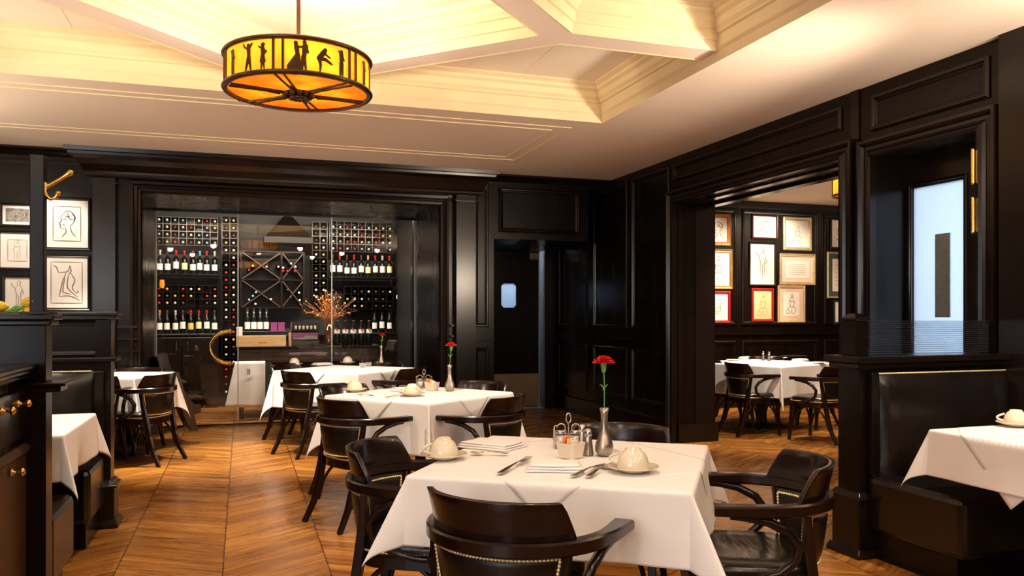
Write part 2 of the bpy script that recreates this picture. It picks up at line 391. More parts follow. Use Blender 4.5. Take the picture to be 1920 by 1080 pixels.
    def ball(s, c, r, n=8, mi=0, sz=1.0):
        m = n // 2
        prof = [(r * math.sin(PI * i / m), -r * sz * math.cos(PI * i / m)) for i in range(m + 1)]
        prof[0] = (1e-6, prof[0][1]); prof[-1] = (1e-6, prof[-1][1])
        s.lathe(prof, n, c, mi)
    def mesh(s, name):
        me = bpy.data.meshes.new(name)
        me.from_pydata(s.v, [], s.f)
        me.polygons.foreach_set('material_index', s.m)
        me.polygons.foreach_set('use_smooth', s.sm)
        me.update()
        return me

def obj(name, mb, mats, parent=None, loc=None, rotz=0, bevel=0, fix=True):
    me = mb.mesh(name) if isinstance(mb, MB) else mb
    if isinstance(mats, str): mats = [mats]
    if not me.materials:
        for k in mats: me.materials.append(M[k])
    if fix and isinstance(mb, MB):
        import bmesh
        bm = bmesh.new(); bm.from_mesh(me); bmesh.ops.recalc_face_normals(bm, faces=bm.faces); bm.to_mesh(me); bm.free()
    o = bpy.data.objects.new(name, me); COL.objects.link(o)
    if parent: o.parent = parent
    if loc: o.location = loc
    if rotz: o.rotation_euler = (0, 0, rotz)
    if bevel:
        md = o.modifiers.new('edge', 'BEVEL'); md.width = bevel; md.segments = 2; md.limit_method = 'ANGLE'; md.angle_limit = math.radians(40)
    return o
def tag(o, label, cat, group=None, kind=None):
    o['label'] = label; o['category'] = cat
    if group: o['group'] = group
    if kind: o['kind'] = kind
    return o
def thing(name, label, cat, loc=(0, 0, 0), rotz=0, group=None):
    o = bpy.data.objects.new(name, None); COL.objects.link(o); o.empty_display_size = 0.1
    o.location = loc; o.rotation_euler = (0, 0, rotz)
    return tag(o, label, cat, group)
def struct(name, mb, mats, bevel=0):
    o = obj(name, mb, mats, bevel=bevel); o['kind'] = 'structure'; return o
KIDS = {}
def dup(root, loc, rotz=0, label=None, group=None):
    kids = {}
    for o in bpy.data.objects:
        if o.parent: kids.setdefault(o.parent.name, []).append(o)
    r = root.copy(); COL.objects.link(r); r.location = loc; r.rotation_euler = (0, 0, rotz)
    if label: r['label'] = label
    if group: r['group'] = group
    for ch in kids.get(root.name, []):
        c = ch.copy(); COL.objects.link(c); c.parent = r
        for g in kids.get(ch.name, []):
            d = g.copy(); COL.objects.link(d); d.parent = c
    return r

def FR(a, b, n): return (4.15 - n, a, b)          # right wall, a along +Y
def FB(a, b, n): return (a, 8.75 - n, b)          # back wall
def FE(a, b, n): return (a, 9.61 - n, b)          # far room wall
def FH(z):
    return lambda a, b, n: (a, b, z - n)          # hanging from a ceiling at z
CEIL = 2.884

# ================================================================== room shell
mb = MB(); mb.box(-3.6, -4.2, -0.1, 10.5, 13.2, 0.0); struct('floor', mb, 'floor')

# ---- ceiling with its coffer
CX, CY = 0.29, 4.45
X0, X1, Y0, Y1 = CX - 2.55, CX + 2.55, CY - 1.63, CY + 1.63
RZ = 3.18                                          # roof of the coffer
mb = MB()
mb.box(-3.6, -4.2, CEIL, 10.5, Y0, CEIL + 0.08); mb.box(-3.6, Y1, CEIL, 10.5, 13.2, CEIL + 0.08)
mb.box(-3.6, Y0, CEIL, X0, Y1, CEIL + 0.08); mb.box(X1, Y0, CEIL, 10.5, Y1, CEIL + 0.08)
struct('ceiling', mb, 'plaster')
mb = MB(); mb.box(X0 - .1, Y0 - .1, RZ, X1 + .1, Y1 + .1, RZ + 0.08)
# board joints in the coffer roof
for k in range(-6, 7):
    mb.box(CX + k * 0.45 - .003, Y0, RZ - .002, CX + k * 0.45 + .003, Y1, RZ + .001)
struct('ceiling_coffer', mb, 'coffer')
F0 = lambda a, b, n: (a, b, n)
# cream moulding round the coffer: stepped cornice
HM = RZ - CEIL
def cornice(z0, z1, out):
    h = z1 - z0
    return [(-0.012, z0), (0.0, z0 - .004), (0.006, z0 + .055 * 1), (0.02, z0 + h * .25), (0.022, z0 + h * .28), (0.022, z0 + h * .50), (0.04, z0 + h * .52), (0.04, z0 + h * .57),
            (0.06, z0 + h * .64), (0.065, z0 + h * .78), (0.09, z0 + h * .84), (0.095, z0 + h * .90), (out, z0 + h * .97), (out, z1 + .01)]
mb = MB(); mb.mitre(F0, [(X0, Y0), (X1, Y0), (X1, Y1), (X0, Y1)], cornice(CEIL, RZ, 0.13), True)
struct('trim_1', mb, 'cream')
# the diamond of beams: bottoms at BZ
BZ = 2.94
HI, HO = 1.37, 1.63
def dia(h): return [Vector((CX + h, CY)), Vector((CX, CY + h)), Vector((CX - h, CY)), Vector((CX, CY - h))]
pi, po = dia(HI), dia(HO)
mb = MB()
for k in range(4):
    k2 = (k + 1) % 4
    q = [po[k], po[k2], pi[k2], pi[k]]
    vs = [(p.x, p.y, z) for z in (BZ, RZ + .02) for p in q]
    mb.add(vs, [(0, 1, 2, 3), (4, 7, 6, 5), (0, 4, 5, 1), (1, 5, 6, 2), (2, 6, 7, 3), (3, 7, 4, 0)])
for sx in (-1, 1):
    xa, xb = sorted((CX + sx * (HO - 0.12), CX + sx * 2.54)); mb.box(xa, CY - .1, BZ + .001, xb, CY + .1, RZ + .02)
struct('ceiling_beam', mb, 'plaster')
mb = MB()
mb.mitre(F0, [tuple(p) for p in pi], cornice(BZ, RZ + .0, 0.10), True)
struct('trim_2', mb, 'cream')
# mouldings inside the four corner recesses and beside the link beams
mb = MB()
for sx in (-1, 1):
    for sy in (-1, 1):
        a = (CX + sx * (HO - 0.10 + .02), CY + sy * 0.1); b = (CX + sx * 2.55, CY + sy * 0.1)
        c = (CX + sx * .02, CY + sy * (HO)); 
        pts = [b, a, (CX + sx * 0.0, CY + sy * (HO - .0))]
        if sx * sy < 0: pts = pts[::-1]
        # travel so that the recess lies on the left
        pr = cornice(BZ, RZ, 0.09)
        v1 = Vector(pts[1]) - Vector(pts[0]); mid = Vector((CX + sx * 1.8, CY + sy * 1.2)) - Vector(pts[0])
        if v1.x * mid.y - v1.y * mid.x < 0: pts = pts[::-1]
        mb.mitre(F0, pts, pr, False)
struct('trim_3', mb, 'cream')
# thin flat moulding that outlines the outer ceiling field
mb = MB()
F = FH(CEIL)
for off in (0.0, 0.13):
    mb.mitre(F, [(-2.9 + off, 6.32 + off), (2.67 - off, 6.32 + off), (2.67 - off, 7.83 - off), (-2.9 + off, 7.83 - off)], [(0, 0), (0.003, .006), (0.015, .006), (0.018, 0)], True)
struct('trim_4', mb, 'cream')

# ---- right wall
oa0, oa1 = 4.76, 7.13                               # opening to the far room
OH = 2.41
da0, da1 = 3.61, 4.45                               # the glazed door
DH = 2.37
mb = MB()
mb.box(4.15, oa1, 0, 4.60, 13.2, CEIL); mb.box(4.15, oa0, OH, 4.60, oa1, CEIL)
mb.box(4.15, da1, 0, 4.60, oa0, CEIL); mb.box(4.15, da0, DH, 4.60, da1, CEIL); mb.box(4.15, -4.2, 0, 4.60, da0, CEIL)
struct('wall_right', mb, 'panel')
mb = MB()
yC = lambda px: onX(px, 592, 4.15)[0]
def wains(a0, a1):
    mb.rect_mould(FR, a0, 1.14, a1, 2.80)
    mb.rect_mould(FR, a0, 0.33, a1, 0.915)
wains(yC(1177), yC(1114)); wains(yC(1256), yC(1186))
wains(9.33, 10.25)
mb.fbox(FR, oa1 + .11, 0, 10.4, 0.185, 0, 0.02); mb.mitre(FR, [(10.4, .185), (oa1 + .11, .185)], [(0, .02), (0.0, .028), (-0.012, .026), (-.02, .012), (-.03, 0)])
mb.fbox(FR, oa1 + .11, 1.0, 10.4, 1.035, 0, 0.022)
# architrave of the opening
arch = [(0.0, 0), (0.0, .05), (-.02, .055), (-.035, .045), (-.05, .03), (-.06, .032), (-.08, .03), (-.09, .045), (-.105, .06), (-.125, .058), (-.13, 0)]
arch = [(-o, h) for o, h in arch]
mb.mitre(FR, [(oa1, 0), (oa1, OH), (oa0, OH), (oa0, 0)][::-1], arch, False)
mb.mitre(FR, [(da1, 0), (da1, DH), (da0, DH), (da0, 0)][::-1], arch, False)
# overdoor panels
def pz(px, py): return onX(px, py, 4.15)
mb.rect_mould(FR, oa0 + .02, 2.64, oa1 + .05, 2.80)
mb.rect_mould(FR, da0 - .05, 2.56, da1 + .03, 2.80)
# pier strips and the projecting bay nearer the camera
mb.fbox(FR, 4.60, 0, 4.68, CEIL, 0, .012)
mb.fbox(FR, 3.29, 0, 3.46, CEIL, 0, .05)
mb.rect_mould(FR, 2.3, 1.40, 3.24, 2.72)
mb.fbox(FR, -3.0, 1.26, 3.33, 1.30, 0, .04); mb.rect_mould(FR, 2.3, .3, 3.24, 1.15)
# lining of the opening (stiles on the reveal)
mb.box(4.17, oa1 - .012, 0, 4.20, oa1, OH); mb.box(4.36, oa1 - .015, 0, 4.58, oa1, OH)
mb.box(4.22, oa0, OH - .02, 4.30, oa1, OH); mb.box(4.45, oa0, OH - .03, 4.55, oa1, OH)
mb.box(4.16, oa1 - .03, 0, 4.62, oa1, .19)
struct('trim_5', mb, 'trim')

# ---- back wall with the wine niche and the swing door's alcove
nx0 = onY(268, 592, 8.75)[0]; nx1 = onY(822, 592, 8.75)[0]; NH = 2.50
ax0 = onY(926, 592, 8.75)[0]; ax1 = 3.89; AH = 2.16
mb = MB()
mb.box(-3.6, 8.75, 0, nx0, 10.1, CEIL); mb.box(nx0, 8.75, NH, nx1, 10.1, CEIL)
mb.box(nx1, 8.75, 0, ax0, 10.1, CEIL); mb.box(ax0, 8.75, AH, ax1, 10.42, CEIL)
struct('wall_back', mb, 'panel')
dx0, _ = onY(926, 700, 10.43); dx1, _ = onY(1018, 700, 10.43)
mb = MB()   # wall of the alcove round the swing door
mb.box(ax0 - .6, 10.43, 0, dx0, 10.55, CEIL); mb.box(dx0, 10.43, 2.185, dx1, 10.55, CEIL); mb.box(dx1, 10.43, 0, 4.15, 10.55, CEIL)
mb.box(ax0 - .3, 10.1, 0, ax0, 10.45, CEIL)
struct('wall_alcove', mb, 'panel')
mb = MB()
# small crown along the wall head
crown = [(0.0, 0.0), (0.0, .12), (-.02, .12), (-.04, .08), (-.07, .04), (-.075, .02), (-.09, .02), (-.09, 0)]
mb.mitre(FB, [(-3.4, CEIL), (4.15, CEIL)], crown)
# header panel over the alcove
mb.rect_mould(FB, ax0 + .06, 2.24, ax1 - .11, 2.74, w=.05, d=.03)
mb.fbox(FB, ax1 - .03, AH, ax1, CEIL, -.0, .03)
mb.fbox(FB, ax0, AH, ax1, AH + .05, 0, .015)
# door jamb of the alcove
mb.box(dx1, 10.36, 0, dx1 + .13, 10.43, 2.2); mb.box(dx1 + .04, 10.33, 0, dx1 + .09, 10.36, 2.2)
# pilasters and flat panels beside the niche
def px_(p): return onY(p, 592, 8.72)[0]
pl0, pl1 = px_(176), px_(218); pr0, pr1 = px_(853), px_(889)
for a, b in ((pl0, pl1), (pr0, pr1)):
    mb.fbox(FB, a, 0, b, 2.63, 0, .10); mb.fbox(FB, a - .02, 2.56, b + .02, 2.575, 0, .12); mb.fbox(FB, a - .02, 0, b + .02, .25, 0, .12)
for a, b in ((pl1 + .01, nx0 - .02), (nx1 + .13, pr0 - .01)):
    for zz in (1.16, 1.04, 0.92): mb.fbox(FB, a, zz, b, zz + .022, 0, .05)
a, b = pr1 + .015, ax0 - .07
mb.rect_mould(FB, a, 1.155, b, 2.78, w=.04); mb.rect_mould(FB, a, 0.33, b, 0.915, w=.04); mb.fbox(FB, a - .01, 1.0, ax0, 1.035, 0, .022)
mb.fbox(FB, a - .01, 0, ax0, .185, 0, .02)
# panelling left of the left pilaster
mb.rect_mould(FB, -3.3, .33, pl0 - .05, .915)
mb.fbox(FB, -3.4, 2.74, pl0, 2.76, 0, .02)
# niche casing
cas = [(0.0, -.02), (0.0, .02), (.015, .05), (.04, .055), (.05, .035), (.075, .03), (.085, .045), (.11, .05), (.115, 0)]
mb.mitre(FB, [(nx0, 0), (nx0, NH), (nx1, NH), (nx1, 0)], [(o, h) for o, h in cas])
# frieze and the big cornice over the niche
mb.fbox(FB, pl0 - .03, 2.62, pr1 + .03, CEIL, 0, .11)
bigc = [(0, 2.62), (0.02, 2.625), (.03, 2.64), (.03, 2.66), (.045, 2.675), (.055, 2.70), (.075, 2.74), (.11, 2.785), (.155, 2.815), (.16, 2.84), (.185, 2.845), (.19, CEIL)]
fr = [(pl0 - .03, 8.75), (pl0 - .03, 8.64), (pr1 + .03, 8.64), (pr1 + .03, 8.75)]
mb.mitre(F0, fr, [(-o, z) for o, z in bigc])
struct('trim_6', mb, 'trim')

# ---- remaining walls
mb = MB(); mb.box(-3.6, -4.2, 0, -3.2, -2.2, CEIL); mb.box(-3.6, 1.1, 0, -3.2, 8.75, CEIL); mb.box(-3.6, -2.2, 0, -3.2, 1.1, .75); mb.box(-3.6, -2.2, 2.65, -3.2, 1.1, CEIL)
struct('wall_left', mb, 'panel')
mb = MB(); mb.box(-3.6, -4.2, 0, 4.15, -4.0, .7); mb.box(-3.6, -4.2, 2.7, 4.15, -4.0, CEIL); mb.box(-3.6, -4.2, .7, -2.2, -4.0, 2.7); mb.box(2.8, -4.2, .7, 4.15, -4.0, 2.7)
struct('wall_rear', mb, 'panel')
for nm, bx in (('window_1', (-2.2, -4.12, .7, 2.8, -4.08, 2.7)), ('window_2', (-3.44, -2.2, .75, -3.40, 1.1, 2.65))):
    mb = MB(); mb.box(*bx)
    struct(nm, mb, 'frosted')

# ---- wine room behind the glass
WX0, WX1, WYB = nx0 - .25, nx1 + .12, 12.3
WZ = 2.76
mb = MB(); mb.box(WX0 - .1, 10.1, 0, WX0, WYB, CEIL); mb.box(WX1, 10.1, 0, WX1 + .1, WYB, CEIL); mb.box(WX0 - .1, WYB, 0, WX1 + .1, WYB + .1, CEIL); mb.box(WX0, 10.1, WZ, WX1, WYB, WZ + .05)
struct('wall_wine_room', mb, 'black')
# ---- pantry behind the swing door
mb = MB(); mb.box(dx0 - .7, 12.0, 0, 4.15, 12.1, CEIL); mb.box(dx0 - .8, 10.55, 0, dx0 - .7, 12.1, CEIL); mb.box(dx0 - .8, 10.55, 2.6, 4.15, 12.1, 2.65)
struct('wall_pantry', mb, 'lit_white')
point('pantry_lamp', (dx0 + .2, 11.2, 2.4), 45, (0.72, 0.86, 1.0), .1)
# ---- far room
mb = MB(); mb.box(4.6, 9.61, 0, 10.5, 9.75, CEIL); mb.box(10.3, 2.5, 0, 10.5, 9.75, CEIL)
struct('wall_far_room', mb, 'panel')
mb = MB()
ex = lambda px: onY(px, 592, 9.61)[0]
for p0, p1 in ((1290, 1379), (1391, 1532), (1545, 1690), (1703, 1850)):
    mb.rect_mould(FE, ex(p0), 1.155, ex(p1), 2.76, w=.05); mb.rect_mould(FE, ex(p0), .33, ex(p1), .93, w=.05)
mb.fbox(FE, 4.6, 1.015, 10.3, 1.045, 0, .025); mb.fbox(FE, 4.6, 0, 10.3, .17, 0, .02); mb.fbox(FE, 4.6, 2.80, 10.3, CEIL, 0, .04)
struct('trim_7', mb, 'trim')
# ---- lobby behind the glazed door
mb = MB(); mb.box(4.6, 4.52, 0, 7.2, 4.64, CEIL); mb.box(7.0, 2.4, 0, 7.2, 4.64, CEIL); mb.box(4.6, 2.4, 0, 7.2, 2.5, CEIL)
struct('wall_lobby', mb, 'lit_white')
area('lobby_daylight', (6.6, 3.6, 1.7), (4.5, 4.0, 1.6), 1.4, 2.0, 70, (0.80, 0.90, 1.0))
for i, (lx, ly) in enumerate(((5.6, 8.6), (7.0, 8.6))):
    spot('picture_light_far_room', (lx, ly, 2.84), (lx + .05, 9.6, 1.7), 150, (1, .80, .58), 95)
spot('downlight_far_table', (5.6, 7.3, 2.85), (5.6, 7.6, .7), 400, (1, .84, .66), 80)
spot('fill_far_front', (4.9, 6.0, 2.85), (5.4, 7.2, .55), 220, (1, .84, .66), 70)  # unseen fill spot added to brighten the front of the far tablecloth
spot('downlight_far_floor', (6.6, 8.9, 2.8), (6.6, 9.2, 0), 220, (1, .78, .5), 80)
area('wine_room_striplight', ((WX0 + WX1) / 2, 10.14, NH + .12), ((WX0 + WX1) / 2, 11.4, 1.2), 3.4, .06, 170, (1, .84, .66))

# ---- glazed door on the right wall
LX = 4.42
F = lambda a, b, n: (LX - n, a, b)
d = thing('door_1', 'black door with a tall frosted pane on the right wall', 'door', (LX, (da0 + da1) / 2, 0)); d['kind'] = 'structure'
def P(mb_, *a, **k):
    k.setdefault('parent', d)
    o = obj(*a[:1], mb_, *a[1:], **k); o.location = Vector(o.location) - d.location; return o
ga0, gz1 = onX(1806, 336, LX); ga1, _ = onX(1710, 350, LX)
mb = MB(); mb.fbox(F, da0, 0, ga0, DH, -.045, 0); mb.fbox(F, ga1, 0, da1, DH, -.045, 0); mb.fbox(F, ga0, gz1, ga1, DH, -.045, 0); mb.fbox(F, ga0, 0, ga1, .35, -.045, 0)
mb.rect_mould(F, ga0 - .03, .32, ga1 + .03, gz1 + .03, w=.03, d=.012)
P(mb, 'door_leaf', 'trim')
mb = MB(); mb.fbox(F, ga0, .35, ga1, gz1, -.028, -.018)
g_ = P(mb, 'frosted_pane', 'frosted'); g_['label'] = 'tall pale blue frosted pane'
va0, vz1 = onX(1779, 436, LX); va1, vz0 = onX(1751, 595, LX)
mb = MB(); mb.fbox(F, va0, vz0, va1, vz1, -.018, -.010)
P(mb, 'push_plate', 'alu')
for z0, z1 in ((onX(1826, 345, 4.14)[1], onX(1826, 285, 4.14)[1]), (onX(1826, 436, 4.14)[1], onX(1826, 375, 4.14)[1])):
    mb = MB(); mb.box(4.092, da0 + .0, z0, 4.16, da0 + .004, z1); mb.tube([(4.092, da0 + .012, z0), (4.092, da0 + .012, z1)], .012, 10)
    for zz in (z0, z1): mb.ball((4.092, da0 + .012, zz), .0135, 8)
    P(mb, 'hinge', 'gold_brass')

# ---- swing door in the alcove
d = thing('door_2', 'black swing door with a small lit window and kick plate', 'door', ((dx0 + dx1) / 2, 10.46, 0)); d['kind'] = 'structure'
F = lambda a, b, n: (a, 10.47 - n, b)
l0, l1 = dx0 + .012, dx1 - .05
wx0, wz1 = onY(940, 531, 10.47); wx1, wz0 = onY(968, 577, 10.47)
mb = MB(); mb.fbox(F, l0, .02, wx0, 2.165, -.04, 0); mb.fbox(F, wx1, .02, l1, 2.165, -.04, 0); mb.fbox(F, wx0, wz1, wx1, 2.165, -.04, 0); mb.fbox(F, wx0, .02, wx1, wz0, -.04, 0)
for sx, xx in ((1, wx0), (-1, wx1)):
    for sz, zz in ((1, wz0), (-1, wz1)):
        c = .035
        vs = [F(xx, zz, n) for n in (0, -.04)] + [F(xx + sx * c, zz, n) for n in (0, -.04)] + [F(xx, zz + sz * c, n) for n in (0, -.04)]
        mb.add(vs, [(0, 2, 4), (1, 5, 3), (2, 3, 5, 4), (0, 1, 3, 2), (0, 4, 5, 1)])
P(mb, 'door_leaf', 'panel')
mb = MB(); mb.fbox(F, wx0, wz0, wx1, wz1, -.025, -.018)
g_ = P(mb, 'window_pane', 'frosted'); g_['label'] = 'small pale blue window'
mb = MB(); mb.fbox(F, l0 + .005, .03, l1 - .005, .48, 0, .004); P(mb, 'kick_plate', 'bronze')
mb = MB(); mb.fbox(F, l1 - .14, 2.06, l1 - .01, 2.15, 0, .03); P(mb, 'door_closer', 'bronze')
mb = MB(); mb.fbox(F, l1, .02, l1 + .012, 2.165, -.04, .002); P(mb, 'edge_strip', 'alu')
mb = MB(); mb.fbox(F, dx0 - .0, 0, dx1, .012, -.06, .02); P(mb, 'threshold', 'alu')

# ================================================================== chairs
def arc_pts(r, a0, a1, n, z, cy=0.0, ry=None):
    ry = ry or r
    return [(r * math.sin(math.radians(a0 + (a1 - a0) * i / n)), cy - ry * math.cos(math.radians(a0 + (a1 - a0) * i / n)), z) for i in range(n + 1)]
RW = 0.275                                             # half width of the arm rail
def rail_path():
    p = [(-0.264, 0.155, 0), (-0.268, 0.11, 0), (-0.273, 0.06, 0), (-0.275, 0.02, 0)]
    p += [(q[0], q[1], 0) for q in arc_pts(RW, -86, 86, 44, 0, 0.0, 0.275)]
    p += [(0.275, 0.02, 0), (0.273, 0.06, 0), (0.268, 0.11, 0), (0.264, 0.155, 0)]
    return p
def make_chair(loc, rotz, label, group):
    t = thing('dining_chair', label, 'chair', loc, rotz, group)
    # arm rail: one bent piece, arms flatten and widen to the front
    path = rail_path(); N = len(path); secs = []
    for i, p in enumerate(path):
        e = max(0.0, min(1.0, (p[1] + 0.04) / 0.17))
        wd = 0.021 + 0.012 * e; ht = 0.021 - 0.005 * e
        c = .006
        secs.append([(-wd, -ht + c), (-wd + c, -ht), (wd - c, -ht), (wd, -ht + c), (wd, ht - c), (wd - c, ht), (-wd + c, ht), (-wd, ht - c)])
    mb = MB(); mb.bar([(p[0], p[1], 0.645) for p in path], secs)
    o = obj('arm_rail', mb, 'chair_wood', t); o.data.polygons.foreach_set('use_smooth', [True] * len(o.data.polygons)); o.data.set_sharp_from_angle(angle=math.radians(40))
    # crest board on the rail
    mb = MB(); vs, fs = [], []; n = 26
    for i in range(n + 1):
        f = -1 + 2 * i / n
        for (zz, lim, rr) in ((0.660, 63, 0.272), (0.70, 59, 0.278), (0.745, 54, 0.288), (0.772, 50, 0.296)):
            a = math.radians(f * lim)
            for dr in (0.0, -0.022):
                vs.append(((rr + dr) * math.sin(a), -(rr + dr) * math.cos(a), zz + (0.004 * (1 - f * f) if zz > .76 else 0)))
    def q(i, k, s_): return i * 8 + k * 2 + s_
    for i in range(n):
        for k in range(3):
            fs.append((q(i, k, 0), q(i + 1, k, 0), q(i + 1, k + 1, 0), q(i, k + 1, 0)))
            fs.append((q(i, k, 1), q(i, k + 1, 1), q(i + 1, k + 1, 1), q(i + 1, k, 1)))
        fs.append((q(i, 3, 0), q(i + 1, 3, 0), q(i + 1, 3, 1), q(i, 3, 1))); fs.append((q(i, 0, 0), q(i, 0, 1), q(i + 1, 0, 1), q(i + 1, 0, 0)))
    for i in (0, n):
        for k in range(3): fs.append((q(i, k, 0), q(i, k + 1, 0), q(i, k + 1, 1), q(i, k, 1)))
    mb.add(vs, fs, 0, True)
    o = obj('crest', mb, 'chair_wood', t, bevel=.004)
    # padded leather back panel
    mb = MB(); vs, fs = [], []; n = 20; m = 6
    def shell(f, g, out):
        lim = 54 - 6 * (1 - g); a = math.radians(f * lim); r = 0.268 - 0.028 * (1 - g)
        puff = .010 * (1 - f ** 4) * (1 - (2 * g - 1) ** 4)
        r = r + (puff if out else -.022 - puff)
        return (r * math.sin(a), -r * math.cos(a), 0.428 + 0.196 * g)
    for s_ in (1, 0):
        for i in range(n + 1):
            for k in range(m + 1): vs.append(shell(-1 + 2 * i / n, k / m, s_))
    H = (n + 1) * (m + 1)
    for s_ in (0, 1):
        for i in range(n):
            for k in range(m):
                a, b = s_ * H + i * (m + 1) + k, s_ * H + (i + 1) * (m + 1) + k
                fs.append((a, b, b + 1, a + 1) if s_ == 0 else (a, a + 1, b + 1, b))
    for i in range(n):
        for k in (0, m):
            a, b = i * (m + 1) + k, (i + 1) * (m + 1) + k; fs.append((a, b, b + H, a + H))
    for k in range(m):
        for i in (0, n):
            a = i * (m + 1) + k; fs.append((a, a + 1, a + 1 + H, a + H))
    mb.add(vs, fs, 0, True); bp = obj('back_panel', mb, 'leather', t)
    # brass nails round the outside and the inside of the back panel
    lim = .95
    def at(f, g, out):
        p = shell(f, g, out); q = Vector((p[0], p[1], 0)).normalized() * (.0022 if out else -.0022); return (p[0] + q.x, p[1] + q.y, p[2])
    up_ = [at(-lim, .03 + .925 * k / 8, 1) for k in range(8)] + [at(-lim + 2 * lim * k / 20, .955, 1) for k in range(20)]
    up_ += [at(lim, .955 - .925 * k / 8, 1) for k in range(8)] + [at(lim - 2 * lim * k / 20, .03, 1) for k in range(20)]
    mb = MB(); mb.beads(up_, .0112, .0056, True); nb = obj('nailhead_trim', mb, 'brass', bp); nb['label'] = 'brass nailhead border on the outside'
    ins = [at(-lim, .03 + .9 * k / 8, 0) for k in range(8)] + [at(-lim + 2 * lim * k / 20, .93, 0) for k in range(20)] + [at(lim, .93 - .9 * k / 8, 0) for k in range(9)]
    mb = MB(); mb.beads(ins, .0112, .0056); nb = obj('nailhead_trim', mb, 'brass', bp); nb['label'] = 'brass nailhead border on the inside'
    # seat
    def seat_ring(s_, z):
        out = []
        for k in range(32):
            a = 2 * PI * k / 32; ca, sa = math.cos(a), math.sin(a); e = 0.62
            out.append((s_ * .232 * math.copysign(abs(ca) ** e, ca) * (1 + .05 * (sa > 0) * sa), 0.012 + s_ * .225 * math.copysign(abs(sa) ** e, sa), z))
        return out
    mb = MB(); rings = [seat_ring(.97, .395), seat_ring(1.0, .402), seat_ring(1.0, .428), seat_ring(.975, .446), seat_ring(.88, .457), seat_ring(.6, .455), seat_ring(.3, .450), seat_ring(.02, .448)]
    vs = [p for r in rings for p in r]; fs = []
    for i in range(len(rings) - 1):
        for k in range(32): fs.append((i * 32 + k, i * 32 + (k + 1) % 32, (i + 1) * 32 + (k + 1) % 32, (i + 1) * 32 + k))
    fs.append(list(range(32))[::-1]); fs.append([len(vs) - 32 + k for k in range(32)])
    mb.add(vs, fs, 0, True); st = obj('seat', mb, 'seat_leather', t)
    mb = MB(); pts = []
    for k in range(72):
        a = 2 * PI * k / 72; ca, sa = math.cos(a), math.sin(a); e = 0.62
        pts.append((1.004 * .232 * math.copysign(abs(ca) ** e, ca) * (1 + .05 * (sa > 0) * sa), 0.012 + 1.004 * .225 * math.copysign(abs(sa) ** e, sa), .412))
    mb.beads(pts, .016, .0048, True)
    nb = obj('nailhead_trim', mb, 'brass', st); nb['label'] = 'brass nailheads round the seat'
    mb = MB(); rings = [seat_ring(.90, .35), seat_ring(.985, .352), seat_ring(.985, .396), seat_ring(.9, .398)]
    vs = [p for r in rings for p in r]; fs = []
    for i in range(3):
        for k in range(32): fs.append((i * 32 + k, i * 32 + (k + 1) % 32, (i + 1) * 32 + (k + 1) % 32, (i + 1) * 32 + k))
    fs.append(list(range(32))[::-1]); fs.append([96 + k for k in range(32)])
    mb.add(vs, fs, 0, False); obj('seat_frame', mb, 'chair_wood', t)
    # legs
    sq = lambda h: [(-h, -h), (h, -h), (h, h), (-h, h)]
    for s_ in (-1, 1):
        mb = MB(); mb.bar([(s_ * .188, .185, .395), (s_ * .193, .195, .2), (s_ * .205, .212, 0.0)], [sq(.019), sq(.017), sq(.0135)], up=Vector((0, 1, 0)))
        obj('leg', mb, 'chair_wood', t, bevel=.004)
        mb = MB()
        mb.bar([(s_ * .222, -.150, .63), (s_ * .210, -.160, .53), (s_ * .196, -.175, .42), (s_ * .190, -.185, .36), (s_ * .188, -.205, .25), (s_ * .192, -.245, .12), (s_ * .200, -.305, 0.0)],
               [sq(.013), sq(.015), sq(.018), sq(.019), sq(.018), sq(.016), sq(.0145)], up=Vector((0, 1, 0)))
        obj('leg', mb, 'chair_wood', t, bevel=.004)
        # bent loop under the arm
        mb = MB()
        P_ = [(.266, .105, .626), (.267, .05, .622), (.266, -.02, .608), (.263, -.085, .575), (.258, -.118, .53), (.250, -.105, .475), (.244, -.06, .435), (.240, .0, .412), (.238, .06, .402), (.234, .12, .40)]
        mb.tube([(s_ * x, y, z) for x, y, z in P_], [.012, .014, .0155, .016, .016, .0155, .015, .0145, .014, .013], 10)
        obj('arm_support', mb, 'chair_wood', t)
        # arched bracket between the legs
        mb = MB(); pts = []
        for i in range(13):
            f = i / 12; pts.append((s_ * (.188 + .0 * f), -.215 + .405 * f, .13 + .235 * math.sin(PI * f) ** .55))
        mb.tube(pts, .0105, 8); obj('bracket', mb, 'chair_wood', t)
    mb = MB(); pts = []
    for i in range(13):
        f = i / 12; pts.append((-.175 + .35 * f, .195, .13 + .235 * math.sin(PI * f) ** .55))
    mb.tube(pts, .0105, 8); obj('bracket', mb, 'chair_wood', t)
    return t
CHAIR = [None]
def chair(back, face, label, group):
    """back: floor point under the middle of the crest; face: direction the sitter looks"""
    fx, fy = face; l = math.hypot(fx, fy); fx, fy = fx / l, fy / l
    loc = (back[0] + fx * .29, back[1] + fy * .29, 0); rz = math.atan2(-fx, fy)
    if CHAIR[0] is None:
        CHAIR[0] = make_chair(loc, rz, label, group); return CHAIR[0]
    return dup(CHAIR[0], loc, rz, label, group)

